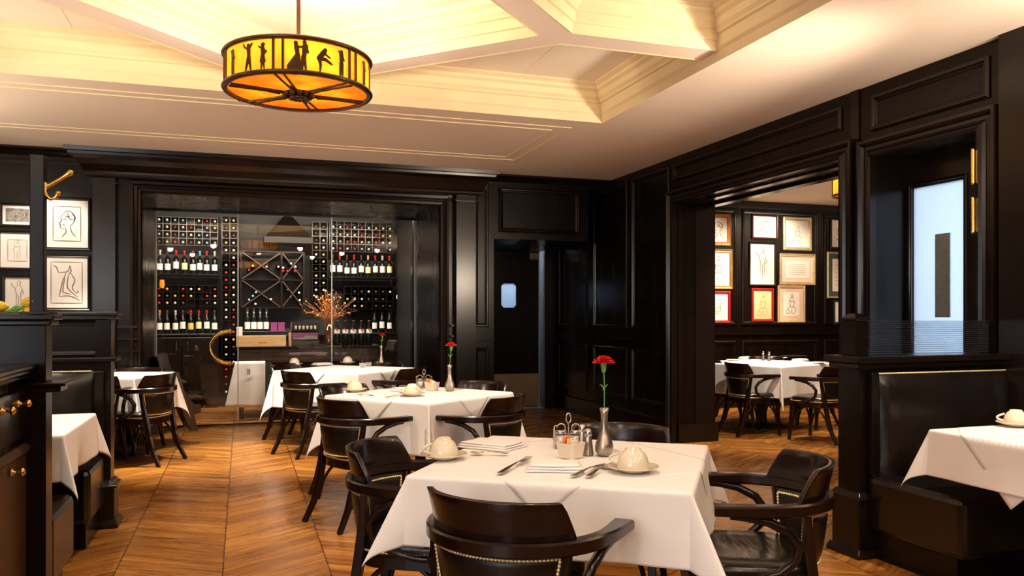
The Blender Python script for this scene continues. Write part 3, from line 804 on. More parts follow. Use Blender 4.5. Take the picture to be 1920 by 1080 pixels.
E1, E2 = Vector((.805, -.593)), Vector((.593, .805))    # edges of the front table
GA = 'chairs around the front table'; GB = 'chairs around the middle table'; GC = 'chairs around the table before the wine wall'; GD = 'chairs around the table at the left'; GE = 'chairs in the far room'
chair((.597, 2.115), (.75, .66), 'dark captain\'s chair with scuffed crest turned back-on, nearest the camera at the front table', GA)
chair((.42, 3.24), (.86, -.50), 'dark captain\'s chair pulled to the left edge of the front table, crest seen from inside', GA)
chair((1.98, 2.34), (-.90, .40), 'dark captain\'s chair at right of the front table with its wrinkled leather seat showing', GA)
chair((1.72, 3.45), (-.57, -.82), 'dark captain\'s chair behind the flower vase of the front table, only its crest visible', GA)
chair((.47, 4.96), (.90, .43), 'dark captain\'s chair back-on at the left front of the middle table', GB)
chair((1.67, 4.78), (-.73, .68), 'dark captain\'s chair back-on at the right front of the middle table, arm pointing left', GB)
chair((1.84, 5.96), (-.80, -.60), 'dark captain\'s chair beyond the middle table below the swing door, shiny crest visible', GB)
chair((.64, 6.02), (.57, -.82), 'dark captain\'s chair beyond the middle table, crest half hidden behind a cup', GB)
chair((.38, 7.56), (.87, .49), 'dark captain\'s chair back-on left of the table before the wine wall', GC)
chair((1.66, 7.64), (-.70, .71), 'dark captain\'s chair at right of the table before the wine wall, arm pointing left', GC)
chair((.36, 8.80), (.73, -.68), 'dark captain\'s chair between the wine wall glass and the table, beside the hanging apron', GC)
chair((1.58, 8.86), (-.68, -.73), 'dark captain\'s chair at the wine wall side of the table, near the bud vase', GC)
chair((-.58, 7.56), (-.88, .47), 'dark captain\'s chair with nailhead back at the table left of the aisle', GD)
chair((-1.22, 7.36), (.08, 1), 'dark captain\'s chair at the left table, half hidden behind the booth end', GD)
chair((-.92, 8.62), (-.2, -1), 'dark captain\'s chair on the wall side of the left table, only its crest line visible', GD)
chair((4.96, 7.44), (.99, -.05), 'dark captain\'s chair back-on left of the hanging cloth corner in the far room', GE)
chair((5.74, 6.56), (-.36, .93), 'dark captain\'s chair back-on right of the hanging cloth corner in the far room', GE)
chair((5.10, 8.12), (.92, -.25), 'dark captain\'s chair by the jamb in the far room, mostly hidden by the doorway', GE)
chair((6.62, 7.55), (-.95, .15), 'dark captain\'s chair at the right side of the far room table', GE)
chair((6.20, 8.55), (-.2, -.97), 'dark captain\'s chair on the picture wall side of the far room table', GE)

# ================================================================== tables and cloths
def table(c, rot, side, label, group):
    t = thing('dining_table', label, 'table', (c[0], c[1], 0), rot, group)
    h = side / 2
    mb = MB(); mb.box(-h, -h, .702, h, h, .732); obj('tabletop', mb, 'chairbrown', t, bevel=.006)
    mb = MB(); mb.lathe([(.05, .03), (.045, .08), (.038, .4), (.04, .66), (.12, .702)], 20); obj('column', mb, 'black', t)
    mb = MB(); mb.lathe([(.27, 0), (.275, .012), (.20, .022), (.06, .035), (.05, .05)], 32); obj('base', mb, 'black', t)
    return t
def drape(side, drop, seed=0, flare=.10, bump=.40, N=30, ztop=.737, ripple=.10):
    rnd = random.Random(seed); a = side / 2 + .003; L_ = a + drop; rad = .010
    ph = [rnd.uniform(0, 6.28) for _ in range(8)]; bm_ = [bump * rnd.uniform(.75, 1.2) for _ in range(4)]
    g = sorted(set([round(a * f, 5) for f in [i / 14 for i in range(-14, 15)]] + [s * round(a + e, 5) for s in (-1, 1) for e in [.004, .010, .0158] + [.0158 + (drop - .0158) * (i / N) for i in range(1, N + 1)]]))
    n = len(g); vs = []
    def fall(e, fl):
        arc = rad * PI / 2
        if e < arc: return rad * math.sin(e / rad), rad * (1 - math.cos(e / rad))
        e -= arc; return rad + e * fl, rad + e * math.sqrt(max(.05, 1 - fl * fl))
    for u in g:
        for v in g:
            ex, ey = max(abs(u) - a, 0), max(abs(v) - a, 0); sx, sy = math.copysign(1, u), math.copysign(1, v)
            z = ztop; x, y = u, v
            if ex > 0 and ey == 0 or ey > 0 and ex == 0:
                e = ex or ey; q = v if ex else u; k = (0 if u > 0 else 1) if ex else (2 if v > 0 else 3)
                w = (1 - (q / a) ** 2)
                fl = flare + ripple * w * (e / drop) * math.sin(9 * q + ph[k]) + .03 * w * math.sin(23 * q + ph[k + 4]) * (e / drop)
                o, dz = fall(e, fl); z = ztop - dz
                if ex: x = sx * (a + o)
                else: y = sy * (a + o)
            elif ex > 0 and ey > 0:
                r = math.hypot(ex, ey); th = math.atan2(ey, ex); t = th / (PI / 2)
                k = (0 if sx > 0 else 1) + (0 if sy > 0 else 2)
                fl = flare + (bm_[k]) * math.sin(PI * t) ** 2
                tt = th
                # gather the cone towards the diagonal fold
                tg = PI / 4 + (th - PI / 4) * (1 - .55 * math.sin(PI * t) ** 2)
                o, dz = fall(r, min(fl, .9)); z = ztop - dz
                x = sx * (a + o * math.cos(tg)); y = sy * (a + o * math.sin(tg))
            vs.append((x, y, z))
    fs = [(i * n + j, (i + 1) * n + j, (i + 1) * n + j + 1, i * n + j + 1) for i in range(n - 1) for j in range(n - 1)]
    mb = MB(); mb.add(vs, fs, 0, True); return mb
def overlay(side, over, flare=.10, ztop=.740):
    a = side / 2 + .006; R = a + over; rad = .012; n = 56; vs = []
    for i in range(n + 1):
        for j in range(n + 1):
            p, q = -1 + 2 * i / n, -1 + 2 * j / n
            x, y = R * (p + q) / 2, R * (p - q) / 2
            z = ztop
            for ax in (0, 1):
                c = x if ax == 0 else y; e = abs(c) - a
                if e > 0:
                    arc = rad * PI / 2
                    if e < arc: o, dz = rad * math.sin(e / rad), rad * (1 - math.cos(e / rad))
                    else: o, dz = rad + (e - arc) * (flare + .01), rad + (e - arc) * .98
                    c = math.copysign(a + o, c); z = ztop - dz
                if ax == 0: x = c
                else: y = c
            vs.append((x, y, z))
    fs = [(i * (n + 1) + j, (i + 1) * (n + 1) + j, (i + 1) * (n + 1) + j + 1, i * (n + 1) + j + 1) for i in range(n) for j in range(n)]
    mb = MB(); mb.add(vs, fs, 0, True); return mb
def hem(o, th=.0022):
    md = o.modifiers.new('thickness', 'SOLIDIFY'); md.thickness = th; md.offset = 1
def dressed(c, rot, side, drop, tl, cl, ol, seed, over=.13, **k):
    table(c, rot, side, tl, 'pedestal dining tables')
    o = obj('tablecloth', drape(side, drop, seed, **k), 'cloth', loc=(c[0], c[1], 0), rotz=rot, fix=False); hem(o)
    tag(o, cl, 'tablecloth', 'white tablecloths')
    if ol:
        o = obj('overlay_cloth', overlay(side, over, k.get('flare', .10)), 'cloth', loc=(c[0], c[1], 0), rotz=rot, fix=False); hem(o, .0016)
        tag(o, ol, 'tablecloth', 'white overlay cloths')
ROTA = math.radians(-35)
TA, TB, TC, TD, TE = (1.19, 2.81), (1.182, 5.49), (1.0, 8.257), (-1.12, 8.15), (5.72, 7.88)
dressed(TA, ROTA, .93, .235, 'square pedestal table under the white cloth nearest the camera', 'white tablecloth on the table nearest the camera, hem folding at its left corner', 'white overlay cloth set cornerwise on the table nearest the camera', 1, flare=.11, over=.13)
dressed(TB, math.radians(37), .90, .33, 'square pedestal table under the middle white cloth', 'white tablecloth on the middle table with a pointed fold facing the camera', 'white overlay cloth set cornerwise on the middle table', 2, over=.17, flare=.05, bump=.24, ripple=.06)
dressed(TC, math.radians(47), .98, .36, 'square pedestal table under the cloth before the wine wall', 'white tablecloth on the table before the wine wall', 'white overlay cloth on the table before the wine wall', 3, over=.15, flare=.05, bump=.24, ripple=.06)
dressed(TD, math.radians(-20), .78, .34, 'pedestal table at the left beyond the booth', 'white tablecloth on the table at the left beyond the booth', None, 4, flare=.05, bump=.24, ripple=.06)
dressed(TE, math.radians(22), 1.12, .34, 'large pedestal table in the far room', 'white tablecloth with a long hanging corner in the far room', None, 5, flare=.05, bump=.2, ripple=.06)
# booth tables stand square to the room
LT = onZ(170, 775, .737); RT = onZ(1745, 806, .737)
dressed((LT[0] - .40, LT[1] - .43), 0, .83, .22, 'pedestal table of the left booth', 'white tablecloth on the left booth table, one corner hanging down', None, 6, N=20, flare=.06, bump=.32)
dressed((RT[0] + .46, RT[1] - .45), 0, .90, .22, 'pedestal table of the right booth', 'white tablecloth on the right booth table beside the leather bench', 'white overlay cloth with a corner hanging on the right booth table', 7, over=.29, bump=.32)

# ================================================================== pendant lamp
def capsule2(mb, P3, a, b, ra, rb, n=6):
    """flat tapered limb in the (u, z) plane of a drum, mapped by P3"""
    ax, ay = a; bx, by = b; an = math.atan2(by - ay, bx - ax); out = []
    for i in range(n + 1):
        t = an + PI / 2 + PI * i / n; out.append((ax + ra * math.cos(t), ay + ra * math.sin(t)))
    for i in range(n + 1):
        t = an - PI / 2 + PI * i / n; out.append((bx + rb * math.cos(t), by + rb * math.sin(t)))
    N = len(out)
    vs = [P3(u, z, 0) for u, z in out] + [P3(u, z, .004) for u, z in out]
    mb.add(vs, [list(range(N)), list(range(N, 2 * N))[::-1]] + [(i, (i + 1) % N, N + (i + 1) % N, N + i) for i in range(N)])
H_ = .132
FIGS = {  # limbs of small dancers, units of figure height: (a, b, ra, rb)
    'reach': [((0, .90), (0, .92), .055, .055), ((0, .80), (.02, .50), .06, .045), ((.02, .80), (.16, .98), .03, .02), ((-.02, .80), (-.20, .88), .03, .02), ((-.2, .88), (-.24, 1.0), .02, .015), ((.02, .5), (.10, .02), .05, .02), ((0, .5), (-.14, .02), .05, .02)],
    'lady': [((0, .90), (.02, .93), .05, .05), ((0, .78), (.0, .55), .055, .04), ((0, .78), (.14, .66), .025, .02), ((.14, .66), (.06, .55), .02, .015), ((-.03, .78), (-.17, .86), .025, .018), ((0, .52), (.0, .30), .05, .085), ((.02, .3), (.06, .02), .03, .015), ((-.03, .3), (-.06, .02), .03, .015)],
    'couple': [((-.16, .90), (-.16, .92), .052, .052), ((.14, .95), (.14, .97), .05, .05), ((-.14, .80), (-.10, .52), .06, .05), ((.16, .82), (.12, .45), .075, .05), ((-.14, .78), (.12, .80), .025, .025), ((.2, .8), (.26, .62), .03, .025), ((-.10, .5), (-.20, .05), .06, .20), ((.12, .45), (.18, .02), .05, .025), ((.08, .45), (.06, .02), .045, .025)],
    'kick': [((.14, .86), (.15, .87), .055, .055), ((.10, .78), (-.10, .52), .075, .07), ((.10, .74), (.34, .60), .025, .02), ((-.1, .5), (.16, .50), .06, .045), ((.16, .5), (.42, .36), .045, .025), ((-.10, .5), (-.04, .28), .05, .035), ((-.04, .28), (-.06, .02), .035, .02)],
    'slim': [((0, .92), (0, .94), .05, .05), ((0, .82), (0, .5), .065, .05), ((.04, .8), (.12, .62), .028, .02), ((-.03, .8), (-.12, .95), .025, .018), ((.03, .5), (.05, .02), .045, .022), ((-.03, .5), (-.06, .02), .045, .022)],
}
def pendant(loc, label, ztop, R=.385, z0=2.475, z1=2.655, detail=True, power=40):
    t = thing('pendant_lamp', label, 'lamp', (loc[0], loc[1], z0), 0, 'bronze drum pendant lamps')
    h = z1 - z0
    mb = MB()
    for zc in (0.004, h - .004):
        pr = [(R - .024, zc - .010), (R - .008, zc - .013), (R + .002, zc - .009), (R + .008, zc), (R + .002, zc + .009), (R - .008, zc + .013), (R - .024, zc + .010), (R - .024, zc - .010)]
        mb.lathe(pr, 64)
    obj('rim', mb, 'lampmetal', t)
    mb = MB(); n = 72; rr = R - .014
    vs = [(rr * math.cos(2 * PI * k / n), rr * math.sin(2 * PI * k / n), z) for z in (.012, h - .012) for k in range(n)]
    mb.add(vs, [(k, (k + 1) % n, n + (k + 1) % n, n + k) for k in range(n)], 0, True)
    o = obj('shade', mb, 'mica_side', t, fix=False); o['label'] = 'glowing yellow mica band'
    mb = MB(); vs = [(0, 0, .006)] + [(rr * math.cos(2 * PI * k / n), rr * math.sin(2 * PI * k / n), .008) for k in range(n)]
    mb.add(vs, [(0, 1 + k, 1 + (k + 1) % n) for k in range(n)], 0, True)
    o = obj('diffuser', mb, 'mica_base', t, fix=False); o['label'] = 'glowing amber mica underside'
    # paired straps on the band and spokes below
    rs = R - .010
    base = -108.6
    for k in range(6):
        a0 = math.radians(base + 60 * k); mb = MB(); sp = MB()
        for da in (-.062, .062):
            a = a0 + da; c, s_ = math.cos(a), math.sin(a); tx, ty = -s_, c; wd = .006
            vs = [(rs * c + tx * q * wd + c * d_, rs * s_ + ty * q * wd + s_ * d_, z) for z in (.01, h - .01) for q, d_ in ((-1, 0), (1, 0), (1, .008), (-1, .008))]
            mb.add(vs, [(0, 1, 5, 4), (1, 2, 6, 5), (2, 3, 7, 6), (3, 0, 4, 7), (0, 3, 2, 1), (4, 5, 6, 7)])
        a = a0; c, s_ = math.cos(a), math.sin(a); tx, ty = -s_, c
        for q in (-1, 1):
            sp.tube([(c * .06 + tx * q * .010, s_ * .06 + ty * q * .010, -.006), (c * (R - .03) + tx * q * .022, s_ * (R - .03) + ty * q * .022, -.004)], .0065, 6)
        sp.tube([(c * .10, s_ * .10, -.010), (c * .17, s_ * .17, -.010)], [.012, .006], 6)
        obj('strap', mb, 'lampmetal', t); obj('spoke', sp, 'lampmetal', t)
    mb = MB(); mb.lathe([(.001, -.040), (.02, -.036), (.035, -.026), (.05, -.012), (.07, -.008), (.075, .0)], 20)
    for k in range(12):
        a = 2 * PI * k / 12; mb.ball((.07 * math.cos(a), .07 * math.sin(a), -.012), .016, 8)
        mb.ball((.036 * math.cos(a + .3), .036 * math.sin(a + .3), -.026), .014, 8)
    obj('boss', mb, 'lampmetal', t)
    if detail:
        # dancers: bearing measured round the drum
        def put(kind, deg, s_=1.0, flip=1):
            a0 = math.radians(deg); mbf = MB()
            def P3(u, z, d_):
                a = a0 + flip * u * H_ * s_ / rs; r_ = rs + d_
                return (r_ * math.cos(a), r_ * math.sin(a), .018 + z * H_ * s_)
            for a, b, ra, rb in FIGS[kind]: capsule2(mbf, P3, a, b, ra * 1.35 + .004, rb * 1.35 + .004)
            obj('dancer', mbf, 'lampmetal', t)
        for sec in range(6):
            c = base + 60 * sec + 30
            kinds = [('couple', -13.7, 1.05), ('kick', 2, .96), ('slim', 18.7, .98)] if sec % 2 == 0 else [('slim', -13, .95), ('reach', 5.5, 1.0), ('lady', 18, .98)]
            for kd, off, sc in kinds: put(kd, c + off, sc)
    # bulbs, rod
    mb = MB()
    for k in range(3):
        a = 2 * PI * k / 3 + .5; mb.ball((.17 * R / .385 * math.cos(a), .17 * R / .385 * math.sin(a), .075), .02, 12)
    obj('bulb', mb, 'bulb', t)
    mb = MB()
    for k in range(3):
        a = 2 * PI * k / 3 + .5; mb.tube([(0, 0, h - .02), (.17 * R / .385 * math.cos(a), .17 * R / .385 * math.sin(a), .09)], .005, 6)
    obj('bulb_arm', mb, 'lampmetal', t)
    mb = MB(); mb.tube([(0, 0, .0), (0, 0, ztop - z0)], .011, 10); mb.lathe([(.012, ztop - z0 - .05), (.05, ztop - z0 - .03), (.06, ztop - z0)], 20)
    obj('rod', mb, 'lampmetal', t)
    for k in range(3):
        a = 2 * PI * k / 3 + .5; p = point('pendant_bulb_light', (.17 * R / .385 * math.cos(a), .17 * R / .385 * math.sin(a), .13), power / 3, (1.0, .87, .68), .034); p.parent = t
    return t
pendant((CX, CY), 'round bronze pendant lamp with dancing silhouettes on glowing amber mica', RZ, power=66)
pendant((.3, -1.6), 'bronze drum pendant lamp of the window end, mirrored in the wine wall glass', CEIL, detail=False, power=80)
pendant((6.19, 6.95), 'small amber lamp at the far room ceiling, cut by the doorway edge', CEIL, R=.22, z0=2.56, z1=2.74, detail=False, power=30)

# ================================================================== wine wall glass
GY = 10.0
t = thing('glass_partition', 'frameless clear glass front of the wine room', 'glass wall', ((nx0 + nx1) / 2, GY, 0))
gx1 = onY(622, 592, GY)[0]; gx0 = onY(447, 592, GY)[0]
def pane(a, b, nm):
    mb = MB(); mb.box(a - t.location.x, -.005, .012, b - t.location.x, .005, NH - .012)
    o = obj(nm, mb, 'glass', t); return o
pane(nx0 + .01, gx0 - .008, 'fixed_pane'); pane(gx1 + .004, nx1 - .01, 'fixed_pane'); dp = pane(gx0, gx1 - .004, 'door_pane'); dp['label'] = 'glass door with curved brass pull'
mb = MB()
for x in (gx0 - .004, gx1, nx1 - .008, nx0 + .008): mb.box(x - .006 - t.location.x, -.008, .0, x + .006 - t.location.x, .008, NH - .0)
obj('edge_profile', mb, 'alu', t)
mb = MB(); mb.box(nx0 - t.location.x, -.02, NH - .02, nx1 - t.location.x, .02, NH); mb.box(nx0 - t.location.x, -.02, 0, nx1 - t.location.x, .02, .012)
obj('channel', mb, 'fr_black', t)
# brass pull
mb = MB(); hx0, hz1 = onY(431, 621, GY - .08); hx1, hz0 = onY(431, 681, GY - .08); rr = (hz1 - hz0) / 2
pts = [(hx0 - t.location.x - rr * 1.18 * math.sin(PI * i / 20), -.08, (hz0 + hz1) / 2 + rr * math.cos(PI * i / 20)) for i in range(21)]
mb.tube(pts, .022, 12)
for q in (pts[0], pts[-1]): mb.tube([(q[0], q[1] - .01, q[2]), (q[0] + .02, 0, q[2])], .016, 10); mb.ball(q, .027, 12)
o = obj('pull_handle', mb, 'gold_brass', dp); o['label'] = 'curved polished brass pull handle'

# ================================================================== wine racks and bottles
RY = 11.87
wx = lambda px: onY(px, 592, RY)[0]
wz = lambda px, py: onY(px, py, RY)[1]
def lying_bottle(name, key):
    mb = MB(); R90 = Matrix.Rotation(-PI / 2, 3, 'X')
    mb.lathe([(.001, .30), (.036, .30), (.038, .29), (.038, .11), (.032, .085), (.0155, .065)], 12, mtx=R90)
    mb.lathe([(.0155, .065), (.0155, .012), (.017, .010), (.017, .001), (.001, 0)], 12, mi=1, mtx=R90)
    return mb.mesh(name)
def new_mesh_obj(me, loc, mats, name):
    if not me.materials:
        for k in mats: me.materials.append(M[k])
    o = bpy.data.objects.new(name, me); COL.objects.link(o); o.location = loc; return o
LY = {k: lying_bottle('lying_bottle', k) for k in ('red', 'silver', 'gold', 'blue', 'dark', 'amber')}
def lie(x, z, key, where, y=RY + .008):
    # neck towards the glass
    o = new_mesh_obj(LY[key], (x, y, z), ('bottle', 'cap_' + key), 'wine_bottle')
    cn = dict(red='red', silver='silver', gold='gold', blue='blue', dark='dark', amber='amber')[key]
    tag(o, f'wine bottle lying with its {cn} cap outward in the {where}', 'bottle', f'{cn} capped bottles lying in the {where}')
    return o
def rack(name, label, xs, zs, depth=.32, y=RY, th=.008, back=True):
    t = thing(name, label, 'wine rack', ((xs[0] + xs[-1]) / 2, y + depth / 2, zs[0]))
    ox, oy, oz = t.location
    mb = MB(); mb.box(xs[0] - ox, y + depth - oy, zs[0] - oz, xs[-1] - ox, y + depth - oy + .01, zs[-1] - oz); obj('back_board', mb, 'panel', t)
    mb = MB()
    for x in xs: mb.box(x - th / 2 - ox, y - oy, zs[0] - oz, x + th / 2 - ox, y + depth - oy, zs[-1] - oz)
    obj('divider', mb, 'trim', t)
    mb = MB()
    for z in zs: mb.box(xs[0] - ox, y + .002 - oy, z - th / 2 - oz, xs[-1] - ox, y + depth - oy, z + th / 2 - oz)
    obj('shelf', mb, 'trim', t)
    return t
def pick(seq): return random.choice(seq)
def bottles_in(cols, rows, where, keys, skip=.0, y=RY + .008, cell_h=None):
    for z in rows:
        for x in cols:
            if random.random() < skip: continue
            lie(x, z, pick(keys), where, y)
# left section -------------------------------------------------
lc = [wx(p) for p in (298, 313, 328, 343, 358, 373, 388, 403)]
dxl = lc[1] - lc[0]
lr = [wz(350, p) for p in (412, 425, 439, 453)]; dz = lr[0] - lr[1]
rack('wine_rack', 'pigeonhole wine rack at the upper left of the wine room', [lc[0] - dxl * .5 + dxl * i for i in range(9)], [lr[3] - .05 + dz * i for i in range(5)])
bottles_in(lc, [z - .007 for z in lr], 'upper left rack', ['silver', 'silver', 'gold', 'red', 'blue', 'dark'], .06)
lr2 = [wz(350, p) for p in (541, 554, 567)]
rack('wine_rack', 'pigeonhole wine rack between the two standing rows at the left of the wine room', [lc[0] - dxl * .5 + dxl * i for i in range(9)], [lr2[2] - .05 + (lr2[0] - lr2[1]) * i for i in range(4)])
bottles_in(lc, [z - .007 for z in lr2], 'middle left rack', ['amber', 'dark', 'red', 'silver', 'dark', 'gold'], .12)
cc = [wx(424), wx(438)]; cr = [wz(430, 412 + 14.0 * i) for i in range(24)]
rack('wine_rack', 'narrow tall wine rack of two columns beside the left cabinets', [cc[0] - .055, (cc[0] + cc[1]) / 2, cc[1] + .055], [cr[-1] - .05] + [z - .05 for z in cr[::-1]][1:] + [cr[0] + .05])
bottles_in(cc, [z - .007 for z in cr], 'narrow left column', ['silver', 'silver', 'dark', 'gold', 'red'], .05)
# right section ------------------------------------------------
rc = [wx(p) for p in (625, 638.5, 652, 665.5, 679, 692, 705.5, 719, 732)]; dxr = rc[1] - rc[0]
rr_ = [wz(680, p) for p in (426, 440, 453, 466)]; dzr = rr_[0] - rr_[1]
rack('wine_rack', 'pigeonhole wine rack at the upper right of the wine room', [rc[0] - dxr * .5 + dxr * i for i in range(10)], [rr_[3] - .05 + dzr * i for i in range(5)])
bottles_in(rc, [z - .007 for z in rr_], 'upper right rack', ['silver', 'silver', 'gold', 'red', 'dark', 'blue'], .08)
c2 = [wx(593), wx(607)]; r2 = [wz(600, 423 + 13.3 * i) for i in range(11)]
rack('wine_rack', 'two column wine rack right of the steel hood', [c2[0] - .055, (c2[0] + c2[1]) / 2, c2[1] + .05], [z - .05 for z in r2[::-1]] + [r2[0] + .05])
bottles_in(c2, [z - .007 for z in r2], 'column right of the hood', ['silver', 'dark', 'silver', 'gold'], .1)
r3 = [wz(700, p) for p in (546, 560, 573)]
rack('wine_rack', 'pigeonhole wine rack behind the dried flowers', [rc[2] - dxr * .5 + dxr * i for i in range(8)], [r3[2] - .05 + (r3[0] - r3[1]) * i for i in range(4)])
bottles_in(rc[2:], [z - .007 for z in r3], 'rack behind the dried flowers', ['dark', 'silver', 'gold', 'dark'], .15)
c3 = [wx(753), wx(766.5), wx(780)]; r4 = [wz(766, 430 + 13.0 * i) for i in range(20)]
rack('wine_rack', 'tall three column wine rack at the right end of the wine room', [c3[0] - .055, (c3[0] + c3[1]) / 2, (c3[1] + c3[2]) / 2, c3[2] + .05], [z - .05 for z in r4[::-1]] + [r4[0] + .05])
for i, z in enumerate(r4):
    for j, x in enumerate(c3):
        if random.random() < .12 or (j == 2 and i in (3, 4, 5, 13, 14)): continue
        lie(x, z - .007, 'red' if (i < 5 and j == 0) else pick(['dark', 'silver', 'dark', 'gold']), 'three column rack at the right')

# shelves, counter and cabinets
def shelf(label, x0, x1, z, d=.34, y=RY - .02, th=.025):
    mb = MB(); mb.box(-(x1 - x0) / 2, 0, -th, (x1 - x0) / 2, d, 0)
    return tag(obj('wall_shelf', mb, 'trim', loc=((x0 + x1) / 2, y, z), bevel=.003), label, 'shelf')
zA, zB = wz(350, 513), wz(350, 626)
xl0, xl1 = lc[0] - dxl * .6, lc[-1] + dxl * .5
shelf('dark shelf carrying the upper row of standing bottles at the left', xl0, xl1, zA)
zC, zD = wz(680, 519), wz(715, 624)
shelf('dark shelf carrying the upper row of standing bottles at the right', rc[0] - dxr * .6, rc[-1] + dxr * .7, zC)
shelf('dark shelf carrying the three lower bottles at the right', rc[5] - dxr * .4, rc[-1] + dxr * .7, zD)
t = thing('wine_cabinet', 'dark cabinet under the lower left bottles with two upright silver handles', 'cabinet', ((xl0 + xl1) / 2, RY + .15, 0))
ox = t.location.x
mb = MB(); mb.box(xl0 - ox, -.15, .10, xl1 - ox, .25, zB - .03); mb.box(xl0 - ox + .02, -.11, 0, xl1 - ox - .02, .25, .10); obj('body', mb, 'panel', t, bevel=.004)
mb = MB(); mb.box(xl0 - ox - .02, -.19, zB - .03, xl1 - ox + .02, .25, zB); obj('counter_top', mb, 'trim', t, bevel=.004)
mid = (wx(331) + wx(352)) / 2 - ox
for a, b, hx in ((xl0 - ox + .01, mid - .004, wx(331) - ox), (mid + .004, xl1 - ox - .01, wx(352) - ox)):
    mb = MB(); mb.box(a, -.17, .12, b, -.15, zB - .05); dd = obj('door', mb, 'trim', t, bevel=.003)
    z1, z0 = wz(340, 641), wz(340, 657)
    mb = MB(); mb.tube([(hx, -.19, z0), (hx, -.19, z1)], .006, 8); mb.tube([(hx, -.17, z0), (hx, -.195, z0)], .004, 6); mb.tube([(hx, -.17, z1), (hx, -.195, z1)], .004, 6); obj('handle', mb, 'steel', dd)
t = thing('wine_cabinet', 'dark base cabinet behind the serving counter on the right of the wine room', 'cabinet', ((rc[0] + rc[-1]) / 2, RY + .15, 0))
mb = MB(); mb.box(c2[0] - .1 - t.location.x, -.15, 0, rc[-1] + .1 - t.location.x, .2, zD - .025); obj('body', mb, 'panel', t)

# standing bottles
def bottle_mesh():
    b = MB(); b.lathe([(.001, 0), (.036, 0), (.038, .008), (.038, .19), (.033, .215), (.0155, .24), (.0145, .30)], 16)
    return b.mesh('bottle_body')
BM = bottle_mesh(); BM.materials.append(M['bottle'])
def cap_mesh(): 
    b = MB(); b.lathe([(.0152, .245), (.0152, .305), (.017, .307), (.017, .322), (.001, .323)], 14); return b.mesh('capsule')
CAPM = {}
LABM = {}
def stand(loc, cap, lab, label, group, lz=(.06, .155), fat=1.0, extra=None):
    t = thing('wine_bottle', label, 'bottle', loc, random.uniform(-.25, .25), group)
    o = new_mesh_obj(BM, (0, 0, 0), (), 'body'); o.parent = t
    if cap not in CAPM:
        CAPM[cap] = cap_mesh(); CAPM[cap].materials.append(M['cap_' + cap])
    o = new_mesh_obj(CAPM[cap], (0, 0, 0), (), 'capsule'); o.parent = t
    k = (lab, lz)
    if k not in LABM:
        b = MB(); n = 14; a0 = -PI / 2 - 1.35; a1 = -PI / 2 + 1.35; r = .0388; vs = []
        for z in lz:
            for i in range(n + 1):
                a = a0 + (a1 - a0) * i / n; vs.append((r * math.cos(a), r * math.sin(a), z))
        b.add(vs, [(i, i + 1, n + 2 + i, n + 1 + i) for i in range(n)], 0, True); LABM[k] = b.mesh('label'); LABM[k].materials.append(M[lab])
    o = new_mesh_obj(LABM[k], (0, 0, 0), (), 'label'); o.parent = t; o['label'] = {'paper': 'white label', 'label_gold': 'orange label', 'label_yellow': 'yellow label'}[lab]
    return t
CN = dict(red='red', silver='silver', gold='gold', blue='pale', dark='dark', amber='amber')
def row(pxs, z, spec, where, group):
    n = 0
    for i, (p, (cap, lab)) in enumerate(zip(pxs, spec)):
        ordn = ['first', 'second', 'third', 'fourth', 'fifth', 'sixth', 'seventh', 'eighth', 'ninth', 'tenth', 'eleventh'][i]
        ln = dict(paper='white', label_gold='orange', label_yellow='yellow')[lab]
        stand((wx(p), RY + .09, z), cap, lab, f'{ln} labelled bottle with {CN[cap]} capsule, {ordn} from left {where}', group, lz=random.choice([(.06, .15), (.05, .135), (.07, .165)]))
P_ = 'paper'
row([289, 299, 313, 329, 345, 361, 374, 387, 402], zA, [('silver', P_), ('silver', P_), ('dark', P_), ('red', P_), ('red', 'label_yellow'), ('red', P_), ('blue', P_), ('red', P_), ('silver', P_)], 'on the upper left shelf', 'standing bottles on the upper left shelf')
row([298, 312, 328, 342, 357, 372, 387, 402], zB, [('amber', P_), ('dark', P_), ('silver', P_), ('dark', P_), ('red', 'label_gold'), ('red', 'label_yellow'), ('red', P_), ('dark', P_)], 'on the left cabinet', 'standing bottles on the left cabinet')
row([625, 638.5, 652, 665.5, 679, 692, 705.5, 719, 732], zC, [('dark', P_), ('red', P_), ('dark', P_), ('red', P_), ('dark', P_), ('gold', 'label_yellow'), ('red', P_), ('silver', P_), ('red', 'label_yellow')], 'on the upper right shelf', 'standing bottles on the upper right shelf')
row([704, 718, 732], zD, [('dark', P_), ('dark', P_), ('dark', P_)], 'on the lower right shelf', 'standing bottles on the lower right shelf')
for py, w_ in ((507, 'upper'), (626, 'lower')):
    z = wz(785, py); x = wx(785)
    stand((x, RY - .06, z), 'dark', P_, f'{w_} of two white labelled bottles at the right end of the wine room', 'display bottles at the right end')
    shelf(f'small {w_} bracket shelf at the right end of the wine room', x - .06, x + .06, z, d=.13, y=RY - .13, th=.015)

